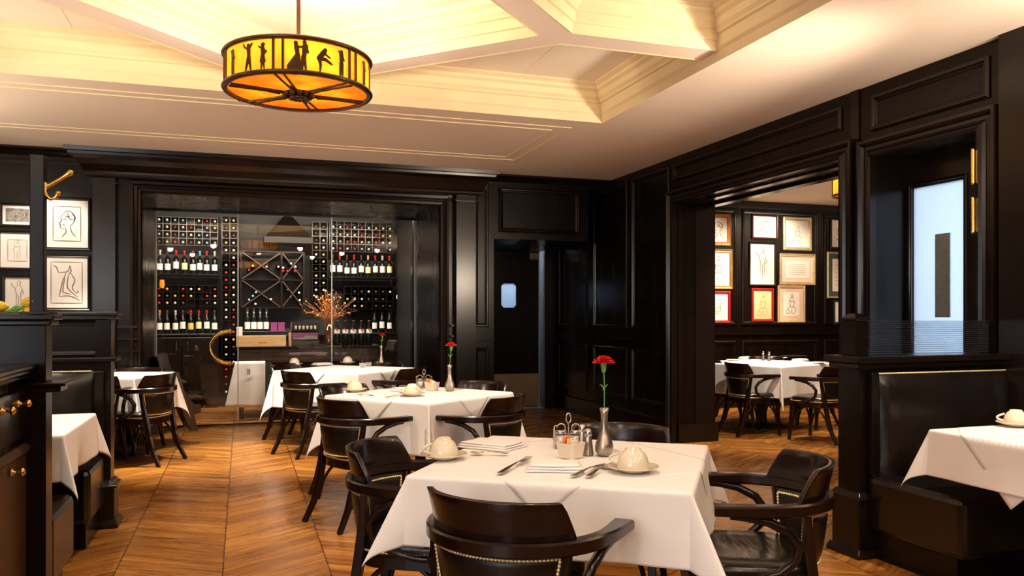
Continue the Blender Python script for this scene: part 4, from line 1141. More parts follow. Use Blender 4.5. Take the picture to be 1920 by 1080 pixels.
# hood and diamond bins in the middle
hx0_, hx1_ = wx(497), wx(583); hzt, hzb = wz(540, 404), wz(540, 446)
t = thing('extractor_hood', 'dark sloping hood high in the middle of the wine room', 'hood', ((hx0_ + hx1_) / 2, RY + .1, hzb)); hw = (hx1_ - hx0_) / 2; hh = hzt - hzb
mb = MB(); vs = [(-hw, -.25, 0), (hw, -.25, 0), (hw, .3, 0), (-hw, .3, 0), (-hw * .18, -.0, hh), (hw * .18, -.0, hh), (hw * .18, .3, hh), (-hw * .18, .3, hh)]
mb.add(vs, [(0, 1, 5, 4), (1, 2, 6, 5), (2, 3, 7, 6), (3, 0, 4, 7), (4, 5, 6, 7), (0, 3, 2, 1)]); obj('canopy', mb, 'trim', t)
mb = MB(); mb.box(-hw - .02, -.28, -.09, hw + .02, .3, 0); obj('fascia', mb, 'black', t, bevel=.006)
point('hood_lamp', ((hx0_ + hx1_) / 2, RY - .45, hzt + .02), 6, SOFT, .03)
bx0, bx1 = wx(452), wx(570); bz0, bz1 = wz(515, 577), wz(515, 472); bxm = (bx0 + bx1) / 2 + .12; bzm = (bz0 + bz1) / 2
t = thing('diamond_wine_bin', 'wine bin of crossed boards in the middle of the wine room', 'wine rack', ((bx0 + bx1) / 2, RY + .15, bz0)); ox, oz = t.location.x, t.location.z
mb = MB(); mb.box(bx0 - ox, .14, 0, bx1 - ox, .15, bz1 - oz); obj('back_board', mb, 'panel', t)
mb = MB()
for x in (bx0, bxm, bx1): mb.box(x - .012 - ox, -.13, 0, x + .012 - ox, .15, bz1 - oz)
for z in (bz0, bzm, bz1): mb.box(bx0 - ox, -.13, z - .01 - oz, bx1 - ox, .15, z + .01 - oz)
obj('frame', mb, 'trim', t)
for (xa, xb) in ((bx0, bxm), (bxm, bx1)):
    for (za, zb) in ((bz0, bzm), (bzm, bz1)):
        for p, q in (((xa, za), (xb, zb)), ((xa, zb), (xb, za))):
            mb = MB(); mb.bar([(p[0] - ox, .0, p[1] - oz), (q[0] - ox, .0, q[1] - oz)], [(-.12, -.007), (.12, -.007), (.12, .007), (-.12, .007)], up=Vector((0, 0, 1))); obj('cross_board', mb, 'chairbrown', t)
for (px, py, k) in ((467, 506, 'red'), (474, 498, 'gold'), (500, 500, 'blue'), (522, 500, 'gold'), (531, 508, 'red'), (531, 502, 'silver'), (539, 508, 'red'), (553, 508, 'red'), (554, 500, 'silver'), (546, 494, 'silver'), (467, 562, 'blue'), (474, 555, 'blue'), (480, 548, 'blue'), (479, 570, 'silver'), (508, 561, 'silver'), (540, 543, 'dark'), (561, 549, 'silver'), (562, 563, 'silver'), (545, 557, 'dark')):
    lie(wx(px), wz(px, py), k, 'crossed wine bin', RY + .0)
# back shelf under the bin, with bottles and boxes
sz = wz(500, 621)
shelf('dark shelf under the crossed wine bin', wx(446), wx(560), sz)
for i, px in enumerate((464, 476, 488, 500)):
    stand((wx(px), RY + .1, sz), 'silver', P_, f"bottle with broad pale label under the crossed bin, {['first', 'second', 'third', 'fourth'][i]} from left", 'bottles under the crossed wine bin', lz=(.03, .13))
def card_box(name, label, cat, x, y, z, sx, sy, sz_, m, group=None, rz=0):
    mb = MB(); mb.box(-sx / 2, -sy / 2, 0, sx / 2, sy / 2, sz_)
    return tag(obj(name, mb, m, loc=(x, y, z), rotz=rz, bevel=.003), label, cat, group)
for i, px in enumerate((514, 528)):
    t = thing('gift_box', f"{['left', 'right'][i]} of the two small purple boxes under the crossed bin", 'box', (wx(px), RY + .08, sz), 0, 'purple boxes')
    mb = MB(); mb.box(-.044, -.04, 0, .044, .04, .10); obj('body', mb, 'purple', t, bevel=.002)
    mb = MB(); mb.box(-.046, -.042, .085, .046, .042, .125); obj('lid', mb, 'purple', t, bevel=.002)

# serving counter in front
KY = 10.42
kx = lambda px, py=592: onY(px, py, KY)[0]
kz = lambda px, py: onY(px, py, KY)[1]
kx0, kx1 = kx(440), kx(716); ktop = kz(580, 649)
t = thing('serving_counter', 'long dark serving counter standing just behind the glass', 'counter', ((kx0 + kx1) / 2, KY + .28, 0)); ox = t.location.x
mb = MB(); mb.box(kx0 - ox, -.28, ktop - .035, kx1 - ox, .28, ktop); obj('counter_top', mb, 'trim', t, bevel=.006)
mb = MB(); mb.box(kx0 - ox + .04, -.25, ktop - .20, kx1 - ox - .04, .25, ktop - .035); mb.box(kx0 - ox + .045, -.262, ktop - .17, kx1 - ox - .05, -.25, ktop - .07); obj('apron_rail', mb, 'chairbrown', t, bevel=.004)
for sx in (-1, 1):
    for sy in (-1, 1):
        mb = MB(); X_ = sx * ((kx1 - kx0) / 2 - .08); mb.box(X_ - .03, sy * .2 - .03, 0, X_ + .03, sy * .2 + .03, ktop - .19); obj('leg', mb, 'panel', t)
mb = MB(); mb.box(kx0 - ox + .06, -.2, .16, kx1 - ox - .06, .2, .19); obj('lower_shelf', mb, 'panel', t)
mb = MB(); mb.box(kx0 - ox + .45, -.1, .19, kx1 - ox - .06, .2, ktop - .2); obj('cupboard', mb, 'panel', t)
# wooden crate
def crate(label, x0, x1, y, z, h, d):
    t = thing('wine_crate', label, 'crate', ((x0 + x1) / 2, y, z), 0, 'pine wine crates'); a = (x1 - x0) / 2
    mb = MB(); mb.box(-a, -d / 2, 0, a, -d / 2 + .012, h); obj('front_board', mb, 'pinewood', t, bevel=.002)
    mb = MB(); mb.box(-a, d / 2 - .012, 0, a, d / 2, h); obj('back_board', mb, 'pinewood', t)
    for s_ in (-1, 1):
        mb = MB(); mb.box(s_ * a - (.014 if s_ > 0 else 0), -d / 2 + .012, 0, s_ * a + (.014 if s_ < 0 else 0), d / 2 - .012, h); obj('end_board', mb, 'pinewood', t)
    mb = MB(); mb.box(-a + .014, -d / 2 + .012, 0, a - .014, d / 2 - .012, .01); obj('bottom_board', mb, 'pinewood', t)
    mb = MB()
    for k in range(5): mb.box(-.03 + k * .022, -d / 2 - .0008, h * .30, -.018 + k * .022, -d / 2, h * .30 + .016 + .006 * (k % 2))
    o = obj('stamp', mb, 'fr_orange', t); o['label'] = 'small burnt-in stamp'
    return t
cz0 = ktop; cx0, cx1 = kx(443), kx(537)
crate('long pale pine wine crate on the left end of the serving counter', cx0, cx1, KY + .2, cz0, kz(490, 630) - ktop, .24)
card_box('white_carton', 'small white carton standing on the pine crate behind the glass door', 'box', kx(449), KY + .2, kz(490, 630), .07, .07, .11, 'paper')
crate('pale pine wine crate under the serving counter, seen above the table', kx(512), kx(606), KY - .10, kz(560, 700) - .10, .115, .16)
card_box('crate_stand', 'dark low stand under the pine crate below the counter', 'stand', (kx(512) + kx(606)) / 2, KY - .1, 0, .6, .15, kz(560, 700) - .10, 'panel')
# coffee machine-like silver and black box
x0, x1 = kx(548), kx(600); zt = kz(570, 604)
t = thing('espresso_machine', 'black and chrome countertop machine with a row of glasses, beside the pine crate', 'machine', ((x0 + x1) / 2, KY + .22, ktop)); a = (x1 - x0) / 2; h = zt - ktop
mb = MB(); mb.box(-a, -.14, 0, a, .16, h * .25); mb.box(-a, .02, h * .25, a, .16, h); mb.box(-a, -.14, h * .62, a, .02, h); obj('body', mb, 'fr_black', t, bevel=.006)
mb = MB(); mb.box(-a * .96, -.145, h * .27, a * .9, -.10, h * .56); obj('front_plate', mb, 'steel', t, bevel=.004)
mb = MB(); mb.box(-a * .93, -.1505, h * .44, a * .88, -.1455, h * .54); mb.box(-a * .93, -.1505, h * .36, -.02, -.1455, h * .42); obj('badge_strip', mb, 'purple', t)
mb = MB(); mb.box(-a * .9, -.145, h * .66, a * .9, -.139, h * .92); obj('dark_window', mb, 'black', t)
for k in range(6):
    mb = MB(); mb.lathe([(.010, 0), (.014, .03), (.013, .045)], 10, (-a * .72 + k * a * .28, -.152, h * .70)); obj('demitasse', mb, 'china', t)
mb = MB(); mb.box(-a - .028, -.12, 0, -a - .004, .1, h * .55); tag(obj('wooden_bookend', mb, 'pinewood', loc=((x0 + x1) / 2, KY + .22, ktop)), 'pale upright wooden block beside the machine on the counter', 'block')
# five bottles with white bibs and red hearts
for i, px in enumerate((635, 651, 666, 681, 696)):
    t = stand((kx(px), KY + .18, ktop), 'dark', P_, f"bottle with white bib and red heart on the counter, {['first', 'second', 'third', 'fourth', 'fifth'][i]} from left", 'bottles with white bibs', lz=(.155, .205))
    mb = MB(); hp = []
    for q in range(20):
        a = 2 * PI * q / 20; hp.append((.014 * math.sin(a) ** 3 * 1.1, .0115 * (math.cos(a) - .38 * math.cos(2 * a) - .16 * math.cos(3 * a))))
    n = len(hp); mb.add([(x, -.0405, .205 + z) for x, z in hp] + [(x, -.044, .205 + z) for x, z in hp], [list(range(n)), list(range(n, 2 * n))] + [(q, (q + 1) % n, n + (q + 1) % n, n + q) for q in range(n)])
    o = obj('heart_tag', mb, 'red', t); o['label'] = 'red heart tag'
# dried orange flowers in a glass vase
t = thing('glass_vase', 'tall clear glass vase holding the dried orange branches on the counter', 'vase', (kx(620), KY + .2, ktop)); hv = kz(620, 603) - ktop
mb = MB(); mb.lathe([(.001, .0), (.048, 0), (.05, .02), (.05, hv), (.045, hv), (.045, .02), (.001, .02)], 24); obj('body', mb, 'tumbler', t)
ft = thing('dried_bouquet', 'bouquet of dried orange leaves and pods in the tall glass vase', 'flowers', (kx(620), KY + .2, ktop + .03))
rnd = random.Random(5); mbs, mbl, mbp = MB(), MB(), MB()
for k in range(64):
    a = rnd.uniform(0, 2 * PI); sp = rnd.uniform(.03, .42) * (1 - .2 * rnd.random()); hgt = hv + rnd.uniform(.02, .36) * (1.15 - sp)
    tip = Vector((math.cos(a) * sp * 1.02, math.sin(a) * sp * .5, hgt)); base = Vector((rnd.uniform(-.02, .02), rnd.uniform(-.02, .02), .0)); mid = Vector((tip.x * .18, tip.y * .18, hv * .95))
    mbs.tube([base, mid, mid.lerp(tip, .55) + Vector((0, 0, .03)), tip], .0022, 5)
    for q in range(4):
        c = mid.lerp(tip, .45 + .19 * q) + Vector((rnd.uniform(-.03, .03), rnd.uniform(-.03, .03), rnd.uniform(-.02, .03)))
        d1 = Vector((rnd.uniform(-1, 1), rnd.uniform(-1, 1), rnd.uniform(-.3, 1))).normalized(); L_ = rnd.uniform(.018, .04); sd = d1.cross(Vector((.3, .5, .8))).normalized() * L_ * .35; nn = d1.cross(sd).normalized() * L_ * .15
        mbl.add([c, c + d1 * L_ * .5 + sd + nn, c + d1 * L_, c + d1 * L_ * .5 - sd + nn, c + d1 * L_ * .5 - nn], [(0, 1, 4), (1, 2, 4), (2, 3, 4), (3, 0, 4), (0, 3, 1), (1, 3, 2)], 0)
    if k % 4 == 0: mbp.ball(tip, rnd.uniform(.010, .017), 8)
obj('branches', mbs, 'fr_orange', ft); o = obj('leaves', mbl, 'orange', ft); o['kind'] = 'stuff'; o = obj('pods', mbp, 'fr_tan', ft)
# apron cloth hanging on the counter front
ax_0, ax_1 = kx(441), kx(497); az1, az0 = kz(460, 677), kz(460, 764)
mb = MB(); vs = []; n, m = 24, 14
for i in range(n + 1):
    for j in range(m + 1):
        f, g = i / n, j / m
        spread = 1 + .34 * g * (1 - f)
        x = ax_1 - (ax_1 - ax_0) * (1 - f) * spread
        vs.append((x, KY - .05 - .05 * g - .018 * g * math.sin(f * 11 + 1) - .02 * math.sin(f * 4) * g, az1 + (az0 - az1) * g + .02 * g * (1 - f)))
mb.add(vs, [(i * (m + 1) + j, (i + 1) * (m + 1) + j, (i + 1) * (m + 1) + j + 1, i * (m + 1) + j + 1) for i in range(n) for j in range(m)], 0, True)
o = obj('hanging_apron', mb, 'cloth', fix=False); hem(o, .004); tag(o, 'white apron cloth hanging at the left end of the serving counter', 'apron')
mb = MB(); mb.box(-.02, -.003, -.035, .02, .0, .035); o2 = obj('pocket_tag', mb, 'alu', o, loc=(kx(466), KY - .085, kz(466, 696))); o2['label'] = 'small grey tag'
# amber glow modelled in place of a light mirrored by the glass, left section
t = thing('mirrored_glow', 'small amber glow standing in for a mirrored light, left below the upper bottles', 'lamp', (wx(304), RY - .02, wz(304, 540)))
mb = MB(); mb.lathe([(.02, .0), (.03, .005), (.034, .05), (.028, .11)], 16); obj('shade', mb, 'mica_base', t)
mb = MB(); mb.lathe([(.03, -.012), (.03, .0)], 16); obj('foot', mb, 'lampmetal', t)
# wooden high chair by the glass
t = thing('high_chair', 'brown wooden child\'s high chair standing in front of the wine cabinet', 'high chair', (onZ(352, 789, 0)[0] - .12, 9.72, 0), .25)
for s_ in (-1, 1):
    mb = MB(); pf = [(.24, 0), (.17, 0), (.10, .16), (.04, .36), (-.04, .66), (.04, .66), (.10, .44), (.16, .36), (.19, .30), (.27, .29), (.27, .20), (.20, .18)]
    n = len(pf); y0 = s_ * .19
    mb.add([(x, y0 - .012, z) for x, z in pf] + [(x, y0 + .012, z) for x, z in pf], [list(range(n)), list(range(n, 2 * n))[::-1]] + [(q, (q + 1) % n, n + (q + 1) % n, n + q) for q in range(n)])
    obj('side_panel', mb, 'chairbrown', t)
    mb = MB(); mb.bar([(-.22, y0, 0), (-.02, y0, .64)], [(-.012, -.03), (.012, -.03), (.012, .03), (-.012, .03)], up=Vector((1, 0, 0))); obj('rear_leg', mb, 'chairbrown', t)
mb = MB(); mb.box(.12, -.19, .355, .30, .19, .375); obj('footrest', mb, 'chairbrown', t)
mb = MB(); mb.box(-.10, -.19, .54, .12, .19, .56); obj('seat', mb, 'chairbrown', t)
mb = MB(); mb.bar([(-.10, 0, .54), (-.17, 0, .83)], [(-.19, -.01), (.19, -.01), (.19, .01), (-.19, .01)], up=Vector((1, 0, 0))); obj('backrest', mb, 'chairbrown', t)

# ================================================================== framed drawings
def stroke(mb, F, pts, wd, n_=.0016):
    """a drawn line: flat ribbon through smoothed points"""
    P = [Vector(p) for p in pts]; Q = []
    for i in range(len(P) - 1):
        p0, p1, p2, p3 = P[max(i - 1, 0)], P[i], P[i + 1], P[min(i + 2, len(P) - 1)]
        for k in range(5):
            t = k / 5; Q.append(.5 * ((2 * p1) + (p2 - p0) * t + (2 * p0 - 5 * p1 + 4 * p2 - p3) * t * t + (3 * p1 - p0 - 3 * p2 + p3) * t ** 3))
    Q.append(P[-1]); vs = []
    for i, q in enumerate(Q):
        d = (Q[min(i + 1, len(Q) - 1)] - Q[max(i - 1, 0)]); d = d.normalized() if d.length > 1e-9 else Vector((1, 0))
        w_ = wd * (.5 + .5 * math.sin(PI * i / max(1, len(Q) - 1))); nn = Vector((-d.y, d.x)) * w_
        vs += [F(q.x + nn.x, q.y + nn.y, n_), F(q.x - nn.x, q.y - nn.y, n_)]
    mb.add(vs, [(2 * i, 2 * i + 1, 2 * i + 3, 2 * i + 2) for i in range(len(Q) - 1)])
SK = {
    'face': [[(.35, .78), (.28, .68), (.30, .58), (.22, .50), (.27, .46), (.26, .40), (.34, .36), (.44, .38)], [(.35, .78), (.5, .88), (.7, .82), (.78, .68), (.72, .52), (.6, .45)], [(.44, .38), (.46, .25), (.30, .10)], [(.62, .45), (.66, .28), (.82, .12)], [(.36, .62), (.42, .64), (.48, .62)], [(.33, .46), (.38, .47), (.43, .45)], [(.5, .86), (.56, .7), (.66, .62), (.74, .66)], [(.42, .74), (.52, .70), (.62, .74)], [(.66, .8), (.8, .7), (.74, .56)]],
    'kneel': [[(.08, .92), (.18, .86), (.24, .74)], [(.24, .74), (.48, .76), (.56, .80), (.60, .92)], [(.60, .92), (.64, .78), (.58, .72)], [(.48, .74), (.36, .50), (.26, .16)], [(.26, .16), (.60, .17), (.94, .06)], [(.58, .74), (.52, .5), (.56, .34), (.86, .14)], [(.62, .74), (.76, .56), (.68, .38), (.80, .24)], [(.44, .62), (.38, .34), (.40, .26), (.62, .22)], [(.80, .24), (.86, .27), (.84, .31)]],
    'torso': [[(.30, .85), (.36, .70), (.30, .5), (.36, .3), (.34, .1)], [(.62, .88), (.66, .7), (.60, .5), (.66, .3), (.62, .1)], [(.36, .7), (.48, .66), (.6, .7)], [(.42, .94), (.50, .98), (.56, .94), (.54, .86), (.44, .86), (.42, .94)], [(.48, .5), (.5, .3), (.48, .1)]],
    'seated': [[(.46, .88), (.54, .92), (.60, .86), (.55, .78), (.47, .80), (.46, .88)], [(.48, .78), (.38, .6), (.42, .42), (.28, .30), (.16, .20)], [(.58, .78), (.68, .58), (.62, .42), (.78, .30), (.70, .14)], [(.42, .42), (.52, .36), (.62, .42)], [(.16, .20), (.22, .10), (.36, .14), (.30, .28)], [(.70, .14), (.56, .10), (.48, .2), (.56, .3)], [(.4, .66), (.5, .6), (.64, .64)]],
    'curl': [[(.2, .4), (.24, .7), (.5, .8), (.76, .7), (.82, .45), (.66, .34), (.5, .42)], [(.24, .66), (.34, .5), (.3, .3), (.4, .2)], [(.5, .8), (.46, .6), (.56, .5), (.7, .56)], [(.4, .2), (.6, .22), (.66, .34)], [(.15, .3), (.2, .24), (.3, .3)]],
    'stand': [[(.44, .90), (.50, .95), (.57, .90), (.54, .82), (.46, .82), (.44, .90)], [(.46, .8), (.36, .70), (.42, .5), (.40, .3), (.44, .08)], [(.56, .8), (.64, .68), (.58, .5), (.60, .3), (.54, .08)], [(.36, .7), (.24, .78), (.2, .88)], [(.64, .68), (.70, .56), (.6, .5)], [(.5, .5), (.5, .28), (.48, .08)]],
    'lines': [[(.1, .8 - .12 * k), (.4, .81 - .12 * k), (.7, .79 - .12 * k), (.9, .8 - .12 * k)] for k in range(6)],
    'bust': [[(.2, .1), (.24, .5), (.3, .8), (.34, .95)], [(.34, .5), (.5, .46), (.66, .52), (.72, .34), (.6, .2), (.4, .22), (.3, .34)], [(.72, .9), (.76, .6), (.8, .2)], [(.3, .14), (.5, .1), (.74, .14)], [(.5, .46), (.52, .34), (.6, .3)]],
}
def picture(label, group, F, frame, fm, fw, board, bw, sheet, sk, ink, wd=.004, glass=True, plate=None):
    """frame: (a0, b0, a1, b1) outer edge on the wall plane of F"""
    a0, b0, a1, b1 = frame
    ac, bc = (a0 + a1) / 2, (b0 + b1) / 2
    o3 = Vector(F(ac, bc, 0)); G = lambda a, b, n: tuple(Vector(F(a, b, n)) - o3)
    t = thing('framed_drawing', label, 'picture', tuple(o3), 0, group)
    mb = MB(); w_ = fw; mb.mitre(G, [(a0, b0), (a1, b0), (a1, b1), (a0, b1)], [(0, .002), (0, .018), (w_ * .25, .026), (w_ * .6, .020), (w_ * .8, .022), (w_, .012), (w_, .006)], True)
    obj('frame', mb, fm, t)
    mb = MB(); mb.fbox(G, a0 + w_ * .5, b0 + w_ * .5, a1 - w_ * .5, b1 - w_ * .5, .003, .008); obj('mount', mb, board, t)
    c0, d0, c1, d1 = a0 + fw + bw, b0 + fw + bw, a1 - fw - bw, b1 - fw - bw
    mb = MB(); mb.fbox(G, c0, d0, c1, d1, .0081, .0092); sh = obj('sheet', mb, sheet, t)
    mb = MB()
    for st in SK[sk]: stroke(mb, G, [(c0 + (c1 - c0) * x, d0 + (d1 - d0) * y) for x, y in st], wd, .0098)
    if plate:
        for q in (((c0, d0), (c1, d0)), ((c1, d0), (c1, d1)), ((c1, d1), (c0, d1)), ((c0, d1), (c0, d0))): stroke(mb, G, [q[0], q[1]], .004, .0098)
    obj('drawing', mb, ink, sh)
    return t
def frame_px(pl, Y, x0, y0, x1, y1, grow=0.0):
    """outer edge of the frame from the corners it shows on the wall at depth Y"""
    a0, z1 = onY(x0, y0, Y); a1, _ = onY(x1, y0, Y); _, z0 = onY(x0, y1, Y)
    return (a0 - grow, z0 - grow, a1 + grow, z1 + grow)
YB = 8.745
GP = 'framed drawings left of the wine wall'
picture('large framed drawing of a head, behind the brass coat hook', GP, FB, frame_px(0, YB, 86, 374, 165, 463, .03), 'fr_black', .03, 'matboard', .062, 'sheet', 'face', 'ink', .005, plate=True)
picture('large framed drawing of a kneeling figure, below the framed head', GP, FB, frame_px(0, YB, 86, 482, 164, 577, .03), 'fr_black', .03, 'matboard', .045, 'sheet', 'kneel', 'ink', .005, plate=True)
picture('small framed dark print left of the coat post, top of its column', GP, FB, frame_px(0, YB, 5, 385, 60, 420, .025), 'fr_black', .025, 'matboard', .025, 'sheet_grey', 'curl', 'ink_pale', .004)
picture('framed pale pencil drawing left of the coat post, middle of its column', GP, FB, frame_px(0, YB, 1, 437, 64, 501, .025), 'fr_black', .025, 'matboard', .06, 'sheet', 'torso', 'ink_pale', .003, plate=True)
picture('framed sepia figure drawing above the yellow flowers', GP, FB, frame_px(0, YB, 10, 521, 60, 585, .025), 'fr_black', .025, 'sheet', .01, 'sheet', 'stand', 'ink_pale', .005)
YF = 9.605; GF = 'framed drawings on the far room wall'
for label, x0, y0, x1, y1, fm, fw, bd, bw, sh, sk, ink in [
    ('orange framed drawing of two heads, top by the doorway jamb', 1322, 400, 1369, 460, 'fr_orange', .055, 'matboard', .02, 'sheet', 'face', 'ink'),
    ('gilt framed drawing of a crouching figure, middle by the doorway jamb', 1318, 466, 1373, 542, 'fr_gold', .05, 'matboard', .015, 'sheet', 'seated', 'ink'),
    ('red framed sepia drawing, bottom by the doorway jamb', 1320, 545, 1369, 606, 'fr_red', .04, 'matboard', .07, 'sheet', 'bust', 'ink_sepia'),
    ('thin dark red framed drawing of a curled figure, top of the second column', 1409, 401, 1458, 448, 'fr_maroon', .03, 'matboard', .015, 'sheet', 'curl', 'ink'),
    ('black framed tall drawing of a standing figure, second column', 1404, 454, 1454, 536, 'fr_black', .025, 'matboard', .02, 'sheet', 'stand', 'ink'),
    ('red framed drawing on yellow paper, bottom of the second column', 1409, 540, 1450, 603, 'fr_red', .035, 'sheet_tan', .01, 'sheet_tan', 'seated', 'ink_sepia'),
    ('pale gilt framed small sketch, top of the third column', 1468, 406, 1521, 469, 'fr_pale', .05, 'matboard', .06, 'sheet', 'seated', 'ink_pale'),
    ('pale gilt landscape frame with pink mount, third column', 1461, 475, 1528, 534, 'fr_pale', .045, 'mat_pink', .06, 'sheet', 'lines', 'ink_pale'),
    ('tan framed drawing of a seated woman, bottom of the third column', 1458, 535, 1509, 605, 'fr_tan', .035, 'mat_tan', .06, 'sheet', 'seated', 'ink'),
    ('black framed drawing cut off by the doorway, upper right', 1556, 408, 1606, 467, 'fr_black', .035, 'matboard', .02, 'sheet', 'curl', 'ink'),
    ('gilt framed drawing with dark green mount, right edge of the doorway', 1550, 472, 1610, 559, 'fr_pale', .03, 'mat_green', .07, 'sheet', 'lines', 'ink_pale'),
    ('lowest framed sheet at the right edge of the doorway', 1562, 562, 1606, 609, 'fr_black', .03, 'matboard', .01, 'sheet', 'torso', 'ink_pale'),
]:
    picture(label, GF, FE, frame_px(0, YF, x0, y0, x1, y1), fm, fw, bd, bw, sh, sk, ink, .005)

# ================================================================== booths
def leather_back(parent, x0, x1, y, z0, z1, d, face=-1, name='back_cushion'):
    """upholstered back: bulges towards face"""
    mb = MB(); n, m = 26, 14; vs = []
    for i in range(n + 1):
        for j in range(m + 1):
            f, g = i / n, j / m
            bul = d * (1 - abs(2 * f - 1) ** 14) * (.35 + .65 * (1 - abs(2 * g - 1) ** 6)) + .035 * (1 - g) * (1 - abs(2 * f - 1) ** 14)
            vs.append((x0 + (x1 - x0) * f, y + face * bul, z0 + (z1 - z0) * g))
    fs = [(i * (m + 1) + j, (i + 1) * (m + 1) + j, (i + 1) * (m + 1) + j + 1, i * (m + 1) + j + 1) for i in range(n) for j in range(m)]
    mb.add(vs, fs, 0, True); return obj(name, mb, 'bench_leather', parent)
def end_post(t, x0, x1, y0, y1, top, plinth=.30):
    mb = MB(); mb.box(x0, y0, 0, x1, y1, top); obj('end_post', mb, 'panel', t, bevel=.004)
    mb = MB(); mb.box(x0 - .022, y0 - .022, 0, x1 + .022, y1 + .022, plinth)
    F_ = lambda a, b, n: (a, b, n)
    pts = [(x0 - .022, y0 - .022), (x1 + .022, y0 - .022), (x1 + .022, y1 + .022), (x0 - .022, y1 + .022)]
    mb.mitre(F_, pts, [(0, plinth), (-.012, plinth + .002), (-.014, plinth + .016), (.0, plinth + .024), (.010, plinth + .040), (.022, plinth + .046)], True)
    mb.mitre(F_, pts, [(.0, .05), (-.010, .045), (-.022, .02), (-.022, 0)], True)
    obj('plinth', mb, 'trim', t, bevel=.003)
# right booth ---------------------------------------------------
bx, by = 3.10, 3.44           # near left corner of its end post
t = thing('booth_bench', 'black leather booth bench with panelled end post at the right', 'bench', (bx, by, 0))
end_post(t, 0, .085, 0, .16, 1.03)
mb = MB(); mb.box(.085, .02, 0, 1.045, .15, 1.0); obj('back_panel', mb, 'panel', t)
mb = MB(); prof = [(-.03, 1.00), (-.05, 1.0), (-.055, 1.02), (-.045, 1.035), (-.055, 1.045), (-.055, 1.065), (-.03, 1.07)]
mb.box(-.035, -.035, 1.00, 1.045, .195, 1.03); mb.box(-.055, -.055, 1.03, 1.045, .215, 1.065); obj('top_rail', mb, 'trim', t, bevel=.006)
mb = MB(); mb.box(.0, .03, 1.065, .085, .13, 1.255); mb.box(-.01, .02, 1.255, .095, .14, 1.268); mb.add([(-.006, .024, 1.268), (.091, .024, 1.268), (.091, .136, 1.268), (-.006, .136, 1.268), (.02, .06, 1.292), (.065, .06, 1.292), (.065, .10, 1.292), (.02, .10, 1.292)], [(0, 1, 5, 4), (1, 2, 6, 5), (2, 3, 7, 6), (3, 0, 4, 7), (4, 5, 6, 7)])
obj('newel', mb, 'trim', t, bevel=.003)
mb = MB(); mb.box(.96, .05, 1.065, .985, .11, 1.25); obj('screen_post', mb, 'trim', t)
mb = MB(); mb.box(.088, .074, 1.068, 1.04, .084, 1.252); g_ = obj('screen_pane', mb, 'screen_glass', t); g_['label'] = 'clear glass screen with fine level bars'
mb = MB()
for k in range(16): mb.box(.088, .070, 1.072 + k * .0118, 1.04, .0735, 1.0736 + k * .0118)
obj('screen_bars', mb, 'alu', g_)
leather_back(t, .10, 1.045, .0, .43, .975, .055)
mb = MB(); mb.beads([(.10, -.024, .972), (1.04, -.024, .972)], .0125, .0056)
n_ = obj('nailhead_trim', mb, 'brass', t); n_['label'] = 'brass nailhead row along the back'
mb = MB(); mb.box(.045, -.60, .14, 1.045, .0, .43); obj('seat', mb, 'bench_leather', t, bevel=.03)
mb = MB(); mb.box(.07, -.55, 0, 1.045, .0, .14); obj('base', mb, 'panel', t)
mb = MB(); mb.box(.045, -.04, .43, .10, .02, .98); obj('end_cheek', mb, 'panel', t, bevel=.01)
# left booth: bench facing the camera --------------------------
lx, ly = -.75, 5.38
t = thing('booth_bench', 'black leather booth bench at the left facing the camera', 'bench', (lx, ly, 0))
end_post(t, -.085, 0, 0, .14, 1.26, .24)
mb = MB(); mb.box(-2.44, .02, 0, -.085, .12, 1.26); obj('back_panel', mb, 'panel', t)
mb = MB(); mb.box(-2.44, -.03, 1.26, .03, .17, 1.285); mb.box(-2.44, -.045, 1.285, .045, .185, 1.305); obj('top_rail', mb, 'trim', t, bevel=.006)
mb = MB(); mb.box(-2.44, -.05, 1.005, .035, .16, 1.03); obj('ledge', mb, 'trim', t, bevel=.006)
mb = MB(); F_ = lambda a, b, n: (a, .02 - n, b); mb.rect_mould(F_, -1.2, 1.04, -.05, 1.25, .03, .014); obj('panel_moulding', mb, 'trim', t)
leather_back(t, -2.44, -.09, .0, .43, .95, .055)
mb = MB(); mb.beads([(-.10, -.024, .948), (-2.4, -.024, .948)], .0125, .0058)
n_ = obj('nailhead_trim', mb, 'brass', t); n_['label'] = 'brass nailhead row along the back'
mb = MB(); mb.box(-2.44, -.52, .14, -.03, .0, .44); obj('seat', mb, 'bench_leather', t, bevel=.03)
mb = MB(); mb.box(-2.44, -.46, 0, -.06, .0, .14); obj('base', mb, 'panel', t)
mb = MB(); mb.box(-.09, -.035, .44, -.03, .02, .95); obj('end_cheek', mb, 'panel', t, bevel=.01)
# left booth: bench with its back to the camera, carries the coat post
qx, qy = -.75, 3.68
t = thing('booth_bench', 'near left booth bench with its tall dark back turned to the camera', 'bench', (qx, qy, 0))
mb = MB(); mb.box(-2.44, 0, 0, 0, .115, 1.27); obj('back_panel', mb, 'panel', t, bevel=.003)
mb = MB(); mb.box(-2.44, -.03, 1.262, .035, .145, 1.285); mb.box(-2.44, -.02, 1.24, .022, .135, 1.262); obj('top_rail', mb, 'trim', t, bevel=.006)
mb = MB(); mb.box(-.05, -.012, .97, .055, .127, .995); mb.box(-.05, -.03, .995, .075, .145, 1.01); obj('bracket_ledge', mb, 'trim', t, bevel=.004)
mb = MB(); mb.box(-2.44, .115, .14, .0, .59, .44); obj('seat', mb, 'bench_leather', t, bevel=.03)
mb = MB(); mb.box(-2.44, .115, 0, -.04, .53, .14); obj('base', mb, 'panel', t)
leather_back(t, -2.44, -.02, .115, .44, .95, .05, 1)
